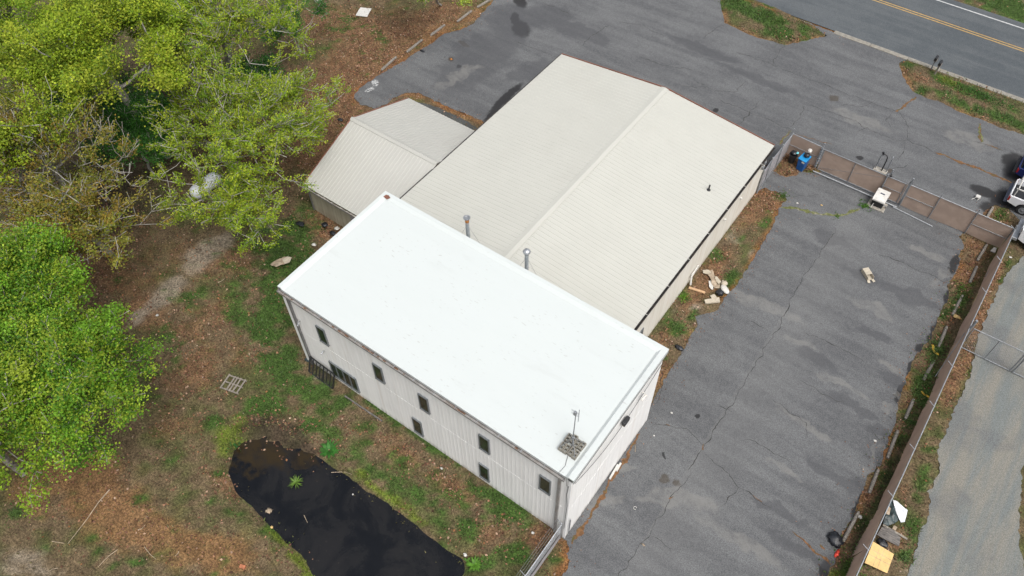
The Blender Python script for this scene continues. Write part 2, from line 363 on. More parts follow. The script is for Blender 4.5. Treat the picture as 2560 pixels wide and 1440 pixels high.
# ------------------------------------------------------------------ site plan
WB_L, WB_W, WB_H = 17.65, 8.06, 6.9
LOT = GP([(1262, -30), (1180, 62), (1150, 75), (1112, 84), (1075, 112), (1040, 132), (1000, 158), (958, 182), (920, 206), (893, 226), (884, 243), (900, 262), (940, 272), (962, 262), (985, 245), (1012, 233), (1045, 232),
    (1080, 248), (1120, 268), (1160, 283), (1200, 300), (1226, 315)]) + [(-1.0, 20.2), (5, 20.2), (14.7, 26.6)] + GP([(1912, 470), (1962, 488), (1968, 500), (1948, 520), (1935, 560), (1905, 610), (1870, 670), (1838, 718), (1812, 742), (1795, 776), (1740, 792), (1742, 812),
    (1722, 850), (1700, 890), (1668, 935), (1655, 965)]) + [(WB_L - .3, 8.0), (WB_L - .3, -.0)] + GP([(1418, 1352), (1424, 1368), (1415, 1385), (1428, 1402), (1405, 1440)]) + [(18.2, -15), (28.2, -15)] + GP([(2068, 1440), (2098, 1380), (2104, 1335), (2135, 1290), (2150, 1240), (2170, 1190), (2200, 1160), (2222, 1100), (2240, 1050), (2246, 1000), (2262, 960), (2272, 920), (2300, 875), (2325, 850), (2340, 812), (2345, 788), (2372, 745), (2368, 712), (2385, 690), (2400, 660),
    (2396, 640), (2412, 612), (2396, 590), (2420, 580), (2434, 553), (2450, 560), (2458, 532), (2485, 512), (2520, 522), (2560, 560), (2640, 600), (2760, 640), (2900, 560)]) + [(45, 47.06), (-16, 47.06)]
ROAD = [(-60, 47.25), (110, 47.25), (110, 57.1), (-60, 57.1)]
GRAVEL = GP([(2590, 625), (2548, 648), (2512, 690), (2492, 730), (2462, 800), (2440, 860), (2428, 930), (2400, 1000), (2372, 1060), (2350, 1110), (2345, 1180), (2322, 1230), (2322, 1280), (2300, 1330), (2288, 1390), (2265, 1440), (2262, 1450)]) + [(31.2, -15), (37.0, -15)] + GP([(2565, 1440), (2545, 1350), (2552, 1250), (2556, 1180), (2570, 1130), (2700, 1050), (2900, 900), (2700, 640)])
POND = GP([(568, 1180), (578, 1130), (610, 1085), (650, 1062), (700, 1075), (745, 1098), (785, 1125), (850, 1172), (905, 1210), (960, 1250), (1010, 1285), (1070, 1325), (1125, 1368), (1160, 1395), (1170, 1425), (1140, 1470), (1060, 1540), (850, 1520), (785, 1440), (762, 1400), (720, 1362), (680, 1325), (640, 1292), (612, 1255), (585, 1225)])
ISL1 = GP([(1800, -30), (1803, 25), (1812, 58), (1850, 76), (1885, 92), (1925, 102), (1965, 113), (2010, 103), (2066, 90), (2040, 68), (1985, 42), (1940, 20), (1885, 0), (1850, -30)])
ISL2 = GP([(2246, 160), (2258, 192), (2280, 228), (2310, 243), (2352, 255), (2400, 282), (2450, 298), (2500, 320), (2560, 338), (2700, 400), (2760, 340), (2560, 258), (2480, 226), (2400, 192), (2340, 172), (2300, 158), (2265, 152)])
BUILT = [[(0, 0), (WB_L, 0), (WB_L, WB_W), (0, WB_W)], [(-1.1, 8), (14.9, 8), (14.9, 27.1), (-1.1, 27.1)], [(-8.3, 8.8), (-1, 8.8), (-1, 18.9), (-8.3, 18.9)]]

def rough_poly(poly, step=.13, amp=.09, seed=1, fr=2.6):
    out = []; n = len(poly)
    for i in range(n):
        a = np.array(poly[i]); b = np.array(poly[(i + 1) % n]); L = np.linalg.norm(b - a); k = max(1, int(L / step)); nm = np.array([b[1] - a[1], a[0] - b[0]]) / max(L, 1e-6)
        for j in range(k):
            p = a + (b - a) * j / k; d = (fbm(p[0], p[1], fr, seed, 4)) * amp; out.append(tuple(p + nm * d))
    return out
def sheet(name, poly, z, m, label=None, kind='structure', amp=.09, rough=True, seed=1):
    pp = rough_poly(poly, amp=amp, seed=seed) if rough else poly
    n = len(pp); r = delaunay_2d_cdt([Vector(p) for p in pp], [(i, (i + 1) % n) for i in range(n)], [], 1, 1e-5)
    mb = MB(); mb.add([(v.x, v.y, z) for v in r[0]], [tuple(q) for q in r[2]]); o = mb.build(name, m)
    if o.data.polygons and o.data.polygons[0].normal.z < 0: o.data.flip_normals()
    return tag(o, label, None, None, kind)

# ---- ground colour fields ------------------------------------------------------
def blob(P, e):
    cx, cy, ax, ay, bx, by = e; det = ax * by - ay * bx; x = P[:, 0] - cx; y = P[:, 1] - cy
    u = (x * by - y * bx) / det; v = (-x * ay + y * ax) / det; return np.exp(-(u * u + v * v) * .9)
GREEN = [(1060, 1190, 150, 34, 33, .42), (1230, 1290, 90, 40, 33, .5), (650, 720, 80, 130, 0, .42), (820, 1020, 120, 40, 25, .45), (420, 880, 60, 60, 0, .36), (705, 640, 70, 60, 0, 1), (740, 565, 60, 45, 0, .8), (690, 735, 60, 55, 0, .9), (655, 830, 50, 60, 0, .9), (705, 905, 60, 60, 0, .9), (770, 965, 60, 35, 20, .9), (600, 790, 50, 30, 0, .6), (660, 1020, 60, 30, 0, .9),
    (535, 1052, 26, 18, 0, 1), (720, 960, 40, 40, 0, .7), (845, 1000, 60, 22, 30, .8), (775, 1068, 40, 30, 0, .9), (830, 1085, 45, 25, 20, .8), (960, 1030, 70, 14, 32, 1.1), (1080, 1115, 80, 13, 33, 1), (880, 1140, 40, 25, 0, .7), (960, 1200, 60, 22, 32, .8),
    (1080, 1250, 60, 26, 35, .8), (1160, 1310, 60, 30, 30, .8), (1290, 1290, 60, 40, 30, 1), (1220, 1240, 60, 18, 33, .9), (1300, 1385, 50, 30, 0, .8), (1200, 1410, 40, 20, 0, .9), (1380, 1400, 30, 14, 0, .5), (1270, 1235, 40, 20, 30, 1),
    (40, 1280, 22, 17, 0, 1.2), (545, 1185, 14, 10, 0, 1), (640, 1250, 30, 16, -40, .9), (690, 1330, 60, 26, 45, .7), (560, 1270, 60, 24, 30, .6), (350, 1010, 30, 22, 0, .5), (480, 740, 45, 26, 0, .6), (420, 850, 40, 24, 0, .6), (560, 660, 30, 18, 0, .3),
    (380, 1150, 60, 18, 0, .4), (350, 1250, 40, 18, 0, .4), (260, 1370, 20, 12, 0, .7), (345, 1405, 25, 16, 0, .8), (410, 1390, 20, 14, 0, .6), (230, 1345, 14, 10, 0, .7), (290, 1415, 18, 10, 0, .7),
    (1708, 745, 14, 12, 0, 1), (1690, 815, 26, 34, -50, .9), (1730, 790, 22, 16, 0, .7), (1790, 640, 22, 18, -50, .8), (1830, 690, 20, 26, 30, .9), (1860, 590, 26, 18, -50, .5), (1950, 490, 20, 12, 0, 1), (1915, 560, 12, 16, 30, .7), (1665, 880, 22, 20, 0, .7), (1835, 535, 12, 6, 0, .5),
    (2165, 515, 24, 12, -10, 1.3), (2395, 750, 22, 30, 25, 1), (2360, 790, 14, 16, 0, 1), (2375, 720, 18, 14, 0, .6), (2340, 870, 22, 34, 25, 1.1), (2310, 960, 26, 40, 25, 1.1), (2270, 1060, 22, 60, 25, .8), (2220, 1180, 24, 60, 25, .7), (2170, 1300, 24, 60, 25, .6), (2120, 1410, 30, 40, 25, .8),
    (2425, 930, 10, 12, 0, .5), (2330, 1130, 20, 60, 20, .6), (2300, 1220, 24, 50, 20, .7), (2280, 1330, 22, 50, 10, .6), (2260, 1395, 16, 20, 0, 1), (2520, 655, 10, 12, 0, .8), (2500, 700, 8, 10, 0, .8),
    (870, 60, 60, 30, 0, .4), (920, 90, 60, 20, -30, .35), (820, 120, 50, 20, -30, .3), (2500, 540, 24, 16, 0, .9),
    (2510, 10, 90, 26, 22, 1.5), (2600, 50, 90, 26, 22, 1.5),
    (1860, 30, 60, 16, 22, 1), (1910, 45, 50, 18, 22, 1.3), (1950, 85, 60, 14, 10, .9), (2000, 70, 40, 14, 20, .7), (1845, 8, 40, 10, 0, .8), (2430, 235, 90, 10, 23, 1.5), (2360, 205, 40, 10, 20, .9), (2305, 228, 18, 9, 0, 1), (2268, 162, 14, 7, 0, 1), (2365, 235, 12, 8, 0, 1.1), (2440, 275, 90, 14, 22, .8), (2520, 300, 60, 16, 22, .8)]
LIME = [(590, 1090, 55, 42, -30, 1.2), (570, 1130, 35, 22, 0, .8), (905, 1185, 22, 14, 30, .7), (945, 1225, 50, 11, 35, 1.1), (1005, 1262, 45, 9, 35, 1.0), (1050, 1300, 40, 8, 35, .8), (700, 1345, 50, 12, 42, .9), (745, 1400, 50, 15, 45, 1.2), (780, 1445, 30, 20, 45, 1.2), (1708, 742, 12, 10, 0, .7), (2370, 205, 30, 9, 22, 1), (860, 1095, 30, 12, 20, .5), (2090, 1436, 30, 20, 0, .7)]
LITTER = [(900, 170, 160, 90, -40, 1.2), (850, 60, 160, 50, 0, .9), (1050, 60, 120, 30, -30, 1), (850, 320, 80, 70, -30, 1.3), (640, 300, 150, 200, 0, .7), (1140, 20, 80, 20, -30, .8), (800, 380, 60, 60, 0, 1.1), (810, 560, 50, 30, 30, 1.4), (770, 620, 30, 20, 0, .5), (540, 780, 60, 60, 0, .6), (500, 920, 60, 60, 0, .8), (600, 880, 60, 60, 0, .6), (470, 830, 60, 40, 0, .6), (440, 960, 50, 40, 0, .6),
    (450, 1060, 80, 50, 0, .6), (560, 1210, 60, 30, 40, .8), (700, 950, 60, 30, 0, .3), (1000, 1130, 90, 40, 33, .7), (1130, 1220, 90, 30, 33, .9), (1230, 1330, 60, 40, 0, .8), (1350, 1340, 50, 40, 0, 1.1), (860, 1060, 60, 22, 20, .4), (1180, 1390, 40, 20, 0, .6), (500, 650, 80, 50, 0, .8), (360, 770, 80, 60, 0, .8), (200, 640, 200, 160, 0, .8), (600, 650, 60, 50, 0, .7),
    (1985, 415, 52, 34, 20, 1.8), (1920, 500, 45, 34, -45, 1.6), (1870, 540, 50, 28, -50, .8), (1800, 650, 50, 24, -50, 1.1), (1770, 700, 45, 30, -50, 1.3), (1720, 760, 40, 30, -50, .8), (1660, 850, 50, 24, -60, .8), (1650, 920, 30, 20, 0, .9),
    (2440, 620, 40, 26, 30, 1), (2420, 690, 26, 50, 25, 1.4), (2380, 780, 22, 60, 25, .9), (2320, 900, 22, 60, 25, .8), (2280, 1000, 18, 60, 25, .8), (2230, 1110, 16, 70, 25, 1), (2180, 1220, 16, 70, 25, 1), (2130, 1320, 18, 60, 25, 1), (2095, 1390, 22, 40, 25, .9),
    (2490, 690, 18, 60, 25, 1), (2450, 800, 22, 60, 22, 1.1), (2412, 905, 22, 50, 22, 1.1), (2380, 960, 26, 60, 22, .9), (2260, 1235, 20, 30, 0, .7), (2240, 1350, 34, 30, 0, 1), (2490, 540, 40, 18, 20, 1.2), (2140, 540, 10, 6, 0, .4),
    (2300, 200, 40, 12, 30, .7), (2400, 235, 60, 12, 22, .5), (1975, 95, 40, 9, 0, .5), (1860, 80, 40, 8, 20, .4)]
ORANGE = [(180, 1180, 130, 60, 10, 1.1), (260, 1260, 110, 60, 0, 1.0), (350, 1330, 150, 60, 10, .8), (500, 1370, 120, 50, 0, .9), (80, 1240, 70, 60, 0, .7), (560, 1400, 90, 50, 0, .8), (1100, 75, 60, 14, -32, 1.3), (1180, 40, 40, 12, -32, 1), (1030, 235, 60, 10, 5, 1.3), (1130, 270, 60, 14, 25, 1.4), (1200, 300, 40, 12, 25, 1.2), (985, 150, 60, 8, -35, .8),
    (1808, 30, 8, 40, -10, 1.6), (1880, 92, 70, 7, 22, 1.3), (2020, 100, 50, 6, -12, 1.2), (2265, 200, 9, 40, -25, 1.2), (2430, 290, 120, 7, 22, .8), (1650, 950, 12, 30, 30, 1), (1725, 840, 9, 30, 25, .7), (1560, 1130, 20, 40, 38, 1), (1420, 1385, 20, 50, 20, 1.4), (1395, 1430, 20, 20, 0, .8), (2420, 690, 16, 30, 25, .5), (900, 250, 30, 16, 0, .9),
    (2150, 1250, 12, 60, 25, .6), (1070, 1040, 30, 10, 0, .3), (1000, 1000, 60, 10, 30, .3)]
SAND = [(500, 640, 60, 34, -40, 1.3), (420, 730, 60, 24, -40, 1.4), (345, 790, 46, 20, -40, 1), (560, 600, 40, 24, -40, 1), (660, 545, 36, 26, -40, 1.2), (690, 505, 20, 12, 0, .6), (800, 950, 24, 20, 30, 1), (735, 890, 14, 14, 0, .4), (900, 1015, 40, 9, 33, .5), (890, 1045, 26, 10, 0, .3), (700, 860, 16, 30, 0, .3), (1830, 600, 30, 40, 30, .7), (1740, 770, 24, 16, 0, .8), (1660, 800, 16, 20, 0, .4), (1880, 640, 12, 20, 20, .8), (2440, 640, 12, 12, 0, .4), (2370, 640, 14, 30, 20, .5), (50, 1400, 70, 46, 0, .8), (120, 1430, 70, 26, 0, .7), (2330, 1200, 10, 60, 15, .5), (330, 1195, 30, 14, 30, .4), (1690, 780, 20, 14, 0, .6), (500, 880, 26, 14, 0, .2), (1900, 520, 12, 12, 0, .2), (2270, 1430, 30, 20, 0, .6), (800, 360, 20, 14, -30, .3)]
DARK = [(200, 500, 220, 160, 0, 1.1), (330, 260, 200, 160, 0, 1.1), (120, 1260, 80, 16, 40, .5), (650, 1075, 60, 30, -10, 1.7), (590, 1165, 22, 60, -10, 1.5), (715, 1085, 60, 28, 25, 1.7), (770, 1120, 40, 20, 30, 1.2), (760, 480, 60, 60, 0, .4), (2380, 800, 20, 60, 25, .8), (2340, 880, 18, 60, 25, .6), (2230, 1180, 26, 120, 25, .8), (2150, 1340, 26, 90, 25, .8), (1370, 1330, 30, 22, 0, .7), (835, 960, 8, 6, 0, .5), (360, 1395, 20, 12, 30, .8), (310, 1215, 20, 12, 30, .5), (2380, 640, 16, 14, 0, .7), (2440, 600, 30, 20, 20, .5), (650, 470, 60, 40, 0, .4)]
FLD = {k: [(ell(*b[:5]), b[5]) for b in L] for k, L in dict(green=GREEN, lime=LIME, litter=LITTER, orange=ORANGE, sand=SAND, dark=DARK).items()}
def field(P, k):
    s = np.zeros(len(P))
    for e, a in FLD[k]: s = np.maximum(s, a * blob(P, e)) + .25 * np.minimum(s, a * blob(P, e))
    return s
def nfield(P, sc, seed): return np.array([fbm(x, y, sc, seed, 4) for x, y in P])
def ground_colour(P):
    n1 = nfield(P, .35, 1); n2 = nfield(P, 1.1, 2); n3 = nfield(P, 2.3, 3)
    def L(c, t, w): return c + (np.array(t) - c) * np.clip(w, 0, 1)[:, None]
    c = np.tile(np.array([.092, .068, .040]), (len(P), 1)); c = L(c, (.058, .060, .024), smooth(-.25, .3, n1 * .5 + n2 * .6))
    n = n2 * .5 + n3 * .35
    c = L(c, (.118, .070, .038), smooth(.25, .8, field(P, 'litter') + n * .7))
    c = L(c, (.142, .080, .038), smooth(.15, .8, field(P, 'orange') + n * .7) * .88)
    c = L(c, (.165, .14, .108), smooth(.35, .95, field(P, 'sand') + n * .7) * .9)
    c = L(c, (.032, .066, .013), smooth(.30, .65, field(P, 'green') + n * 1.1) * .92)
    c = L(c, (.085, .115, .016), smooth(.35, .85, field(P, 'lime') + n * .5) * .92)
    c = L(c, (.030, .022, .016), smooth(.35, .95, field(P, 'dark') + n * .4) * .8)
    dl = distpoly(P, LOT); c = L(c, (.145, .062, .022), (1 - smooth(.12, .42, dl + n * .35)) * .75 * smooth(-.25, .3, n1 + n2 * .5))
    return c
def zground(P):
    dp = distpoly(P, POND); ins = inpoly(P, POND); d = np.where(ins, -dp, dp)
    wob = nfield(P, .55, 61) * .9 + nfield(P, 2.0, 62) * .3; d = d + wob * .16; top = blob(P, ell(680, 1085, 75, 40, 15)); z = -.55 * (1 - smooth(-.9, .55, d)) + top * .36 * (.6 + .8 * (nfield(P, 1.6, 63) + .3))
    n = nfield(P, .8, 5) * .035
    dl = distpoly(P, LOT); il = inpoly(P, LOT)
    z += n * smooth(.1, 1.2, np.where(il, 0, dl)) + np.where(il, -.03, 0)
    e = ((P[:, 0] + 6) / 4.5) ** 2 + ((P[:, 1] - 6.5) / 4.0) ** 2; z -= .42 * np.exp(-e * 1.1) * (P[:, 1] < 30)
    for poly in (GRAVEL,): z += np.where(inpoly(P, poly), -.04, 0)
    z += np.where((P[:, 1] > 46.9) & (P[:, 1] < 57.5), -.05, 0)
    return z
def build_ground():
    xs = np.concatenate([[-600, -250, -110, -70], np.arange(-50, 45.01, .25), [60, 100, 250, 600]]); ys = np.concatenate([[-600, -200, -60, -32], np.arange(-21, 64.01, .25), [75, 110, 250, 600]])
    X, Y = np.meshgrid(xs, ys); P = np.stack([X.ravel(), Y.ravel()], 1); nx, ny = len(xs), len(ys)
    # only work where it may be seen
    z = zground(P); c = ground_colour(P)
    me = bpy.data.meshes.new('ground'); co = np.column_stack([P, z]).astype(np.float32)
    i = np.arange((nx - 1) * (ny - 1)); r, q = i // (nx - 1), i % (nx - 1); a = r * nx + q
    f = np.stack([a, a + 1, a + 1 + nx, a + nx], 1).astype(np.int32)
    me.vertices.add(len(co)); me.vertices.foreach_set('co', co.ravel()); me.loops.add(f.size); me.loops.foreach_set('vertex_index', f.ravel())
    me.polygons.add(len(f)); me.polygons.foreach_set('loop_start', np.arange(0, f.size, 4, dtype=np.int32)); me.update(calc_edges=True)
    me.polygons.foreach_set('use_smooth', [True] * len(f))
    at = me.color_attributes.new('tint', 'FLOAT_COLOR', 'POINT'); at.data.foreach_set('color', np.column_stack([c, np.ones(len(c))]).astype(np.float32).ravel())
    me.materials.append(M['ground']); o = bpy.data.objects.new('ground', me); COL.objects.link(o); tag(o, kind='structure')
build_ground()
def mound(name, poly, seed):
    """grass island: its own small gridded sheet standing a little above the asphalt"""
    pp = rough_poly(poly, .2, .12, seed); A = np.array(pp); lo, hi = A.min(0), A.max(0)
    gx, gy = np.meshgrid(np.arange(lo[0], hi[0], .3), np.arange(lo[1], hi[1], .3)); Q = np.stack([gx.ravel(), gy.ravel()], 1)
    Q = Q[inpoly(Q, pp)]; Q = Q[distpoly(Q, pp) > .12]
    vs = [Vector(p) for p in pp] + [Vector(p) for p in Q]; n = len(pp)
    r = delaunay_2d_cdt(vs, [(i, (i + 1) % n) for i in range(n)], [], 1, 1e-5)
    V = np.array([(v.x, v.y) for v in r[0]]); d = distpoly(V, pp); z = .012 + .10 * smooth(0, .8, d) + nfield(V, 1.0, seed) * .03 * smooth(0, .8, d)
    me = bpy.data.meshes.new(name); me.from_pydata([(a[0], a[1], q) for a, q in zip(V, z)], [], [tuple(f) for f in r[2]]); me.update()
    if me.polygons[0].normal.z < 0: me.flip_normals()
    c = ground_colour(V); at = me.color_attributes.new('tint', 'FLOAT_COLOR', 'POINT'); at.data.foreach_set('color', np.column_stack([c, np.ones(len(c))]).astype(np.float32).ravel())
    me.materials.append(M['ground']); o = bpy.data.objects.new(name, me); COL.objects.link(o); tag(o, kind='structure')

STAIN_SHADE = [(1302, 72, 26, 22, 30), (1288, 48, 12, 20, 0), (1300, 4, 22, 14, 40), (1148, 166, 8, 5, 0), (1162, 168, 5, 3, 0), (1265, 245, 60, 10, -42), (1232, 285, 30, 8, -42), (2462, 480, 45, 12, 20), (2505, 505, 36, 34, 0), (2545, 430, 40, 45, 0),  # wet marks, plus shade painted along the cream wall and beside the trucks
      (2480, 520, 36, 16, 10), (2530, 400, 30, 20, 0), (2372, 742, 12, 26, 25), (2335, 830, 14, 30, 25), (2306, 870, 20, 14, 0), (2280, 920, 12, 30, 25), (2252, 980, 10, 30, 25), (2148, 1260, 10, 40, 25), (2105, 1350, 10, 20, 25), (2062, 1420, 14, 26, 10), (1790, 275, 8, 6, 0), (2150, 395, 9, 6, 0), (1250, 262, 8, 4, 0), (2385, 660, 12, 30, 20), (1660, 1140, 5, 9, -20), (1745, 1040, 6, 5, 40)]
BR = [(2085, 246, 14, 8, 10), (1662, 1198, 14, 12, 10), (1690, 1208, 12, 10, 0), (1128, 148, 9, 6, 0), (2223, 427, 12, 5, 0), (1160, 110, 16, 6, 30), (2475, 130, 3, 3, 0)]
LI = [(938, 208, 9, 9, 30), (925, 224, 12, 5, -20)]
BAND = [(1200, 150, 130, 55, -35), (1370, 40, 70, 30, 0), (2090, 1190, 110, 18, 32), (1950, 1280, 100, 14, 30), (2040, 900, 70, 14, 26), (2000, 1380, 110, 16, 32), (1280, 60, 60, 60, 0), (1180, 110, 60, 24, -30), (1750, 120, 120, 14, 20), (1900, 200, 120, 12, 22), (2270, 740, 95, 18, 22), (2150, 690, 60, 12, 24), (2240, 960, 70, 10, 30), (2120, 1010, 80, 12, 30), (2200, 1080, 60, 10, 30), (2080, 600, 60, 16, 20), (2180, 840, 70, 8, 22), (1450, 80, 90, 20, 20), (1320, 180, 60, 24, -20)]
DUST = [(2180, 770, 70, 14, 22), (2240, 930, 60, 12, 30), (2330, 640, 50, 10, 20), (2350, 700, 14, 40, 30), (2420, 350, 70, 18, 22), (2240, 1010, 12, 50, 25), (1500, 1250, 60, 24, 0), (1560, 1180, 30, 14, 0), (2150, 300, 90, 14, 22), (1700, 1250, 120, 30, 10), (1900, 760, 120, 14, 22), (1150, 190, 60, 14, -30), (2180, 1150, 12, 50, 25), (1990, 850, 60, 12, 24), (2100, 960, 80, 10, 28), (1850, 1350, 120, 20, 30), (2010, 1060, 90, 12, 30), (1960, 1180, 70, 10, 30)]
def lot_material():
    m = asphalt('lot_asphalt', (.102, .106, .109), (.070, .073, .077), (.22, 1.9, 1), [ell(*e) for e in STAIN_SHADE], [ell(*e) for e in BR], [ell(*e) for e in LI])
    b = NB(m); p = b.n['Principled BSDF']; src = p.inputs['Base Color'].links[0].from_socket; v = b.coord()
    ns = b.new('TexNoise'); ns.inputs['Scale'].default_value = .9; ns.inputs['Detail'].default_value = 5; b.link(v, ns.inputs['Vector'])
    sc = b.new('VectorMath', operation='MULTIPLY_ADD'); b.link(ns.outputs['Color'], sc.inputs[0]); sc.inputs[1].default_value = (3, 1.6, 0); sc.inputs[2].default_value = (-1.5, -.8, 0)
    ad = b.new('VectorMath', operation='ADD'); b.link(v, ad.inputs[0]); b.link(sc.outputs[0], ad.inputs[1])
    k = ellmask(b, ad.outputs[0], [ell(*e) for e in BAND]); c1 = b.mix(b.math('MULTIPLY', k, .55), src, (.050, .052, .057)); k2 = ellmask(b, ad.outputs[0], [ell(*e) for e in DUST]); b.link(b.mix(b.math('MULTIPLY', k2, b.ramp(b.noise(v, 1.5, 5), .3, .65, .15, .55)), c1, (.165, .163, .155)), p.inputs['Base Color'])
    A_, B_ = np.array(G(2095, 560)[:2]), np.array(G(1560, 1425)[:2]); D_ = (B_ - A_) / np.linalg.norm(B_ - A_); N_ = np.array([-D_[1], D_[0]]); N_ = N_ if N_[0] > 0 else -N_
    dt = b.new('VectorMath', operation='DOT_PRODUCT'); b.link(v, dt.inputs[0]); dt.inputs[1].default_value = (N_[0], N_[1], 0); d_ = b.math('SUBTRACT', dt.outputs['Value'], float(N_ @ A_))
    sp = b.new('SeparateXYZ'); b.link(v, sp.inputs[0]); mk_ = b.math('MULTIPLY', b.math('MULTIPLY', b.ramp(d_, -.02, .05), b.ramp(d_, .4, 4.5, 1., 0.)), b.ramp(sp.outputs[1], 27, 31, 1., 0.))
    src2 = p.inputs['Base Color'].links[0].from_socket; b.link(b.mix(b.math('MULTIPLY', mk_, .2), src2, (.15, .152, .15)), p.inputs['Base Color']); return m
sheet('parking_lot', LOT, .012, lot_material(), 'weathered grey asphalt lot with cracks, stain marks and painted-in shade around the buildings', amp=.13, seed=3)
sheet('road', ROAD, .006, asphalt('road_asphalt', (.076, .085, .091), (.054, .063, .070), (.1, 1.6, 1), lo=.4, hi=.6), 'two lane asphalt road with double yellow line', rough=False)
sheet('gravel_drive', GRAVEL, .012, M['gravel'], 'pale gravel driveway beyond the brown screened fence', amp=.16, seed=4)
mound('grass_island', ISL1, 8); mound('grass_island', ISL2, 9)
bpy.data.objects['grass_island']['label'] = 'grass island at the lot edge farther from the mailboxes'
bpy.data.objects['grass_island.001']['label'] = 'grass verge carrying the two mailboxes'
PILE = GP([(1932, 428), (1936, 410), (1950, 392), (1966, 378), (1990, 384), (2020, 396), (2050, 412), (2056, 426), (2040, 434), (2018, 430), (1996, 426), (1990, 440), (1965, 442), (1944, 436)])
mound('leaf_pile', PILE, 12); bpy.data.objects['leaf_pile']['label'] = 'drift of brown leaves under the bins in the fence corner'
POND_Z = -.22
PW = np.array(POND); pc = PW.mean(0); PW = [tuple(pc + (p - pc) * 1.06) for p in PW]
sheet('pond_water', PW, POND_Z, M['water'], 'dark still pond water beside the white building', rough=True, amp=.1)
# faint strip of broken pavement by the annex
sheet('pavement', GP([(1030, 252), (1075, 262), (1120, 280), (1170, 305), (1195, 322), (1150, 330), (1060, 290), (1025, 268)]), .016, asphalt('old_pavement', (.062, .066, .064), (.035, .037, .036), (1, 1, 1)), 'dark broken pavement strip behind the annex', amp=.1)

# ---- road markings, curb and cracks
mk = MB()
for y in (53.18, 53.48): mk.box((-60, y, .010), (110, y + .11, .014))
o = mk.build('road_marking', M['paint_yellow']); tag(o, 'double yellow centre line along the road', kind='structure')
o = MB().box((-60, 56.25, .010), (110, 56.38, .014)).build('road_marking', M['paint_white']); tag(o, 'white edge line on the far side of the road', kind='structure')
def curb():
    mb = MB(); x = 12.2
    while x < 45:
        L = 3.0; mb.box((x, 46.86 + random.uniform(-.02, .02), -.05), (x + L - .03, 47.02, .06 + random.uniform(-.01, .01))); mb.box((x, 47.04, -.05), (x + L - .02, 47.36, .018)); x += L
    tag(mb.build('curb', M['curb'], bevel=.02), 'pale concrete curb and gutter between lot and road', kind='structure')
curb()
def ribbon(mb, pts, w0, z, seed):
    P = [np.array(p) for p in GP(pts)]; path = []
    for i in range(len(P) - 1):
        L = np.linalg.norm(P[i + 1] - P[i]); k = max(1, int(L / .12)); nm = np.array([P[i + 1][1] - P[i][1], P[i][0] - P[i + 1][0]]) / max(L, 1e-6)
        for j in range(k):
            t = j / k; q = P[i] + (P[i + 1] - P[i]) * t; path.append(q + nm * (fbm(q[0], q[1], 1.7, seed, 4) * .16 * min(1, L)))
    path.append(P[-1]); n = len(path); vs = []
    for i, q in enumerate(path):
        d = path[min(i + 1, n - 1)] - path[max(i - 1, 0)]; d = d / max(np.linalg.norm(d), 1e-6); nn = np.array([-d[1], d[0]])
        ww = w0 * (.35 + abs(fbm(q[0], q[1], 2.5, seed + 5, 3)) * 1.6) * min(1, (i + 1) / 4, (n - i) / 4 + .1)
        vs += [(*(q + nn * ww / 2), z), (*(q - nn * ww / 2), z)]
    mb.add(vs, [(2 * i, 2 * i + 1, 2 * i + 3, 2 * i + 2) for i in range(n - 1)])
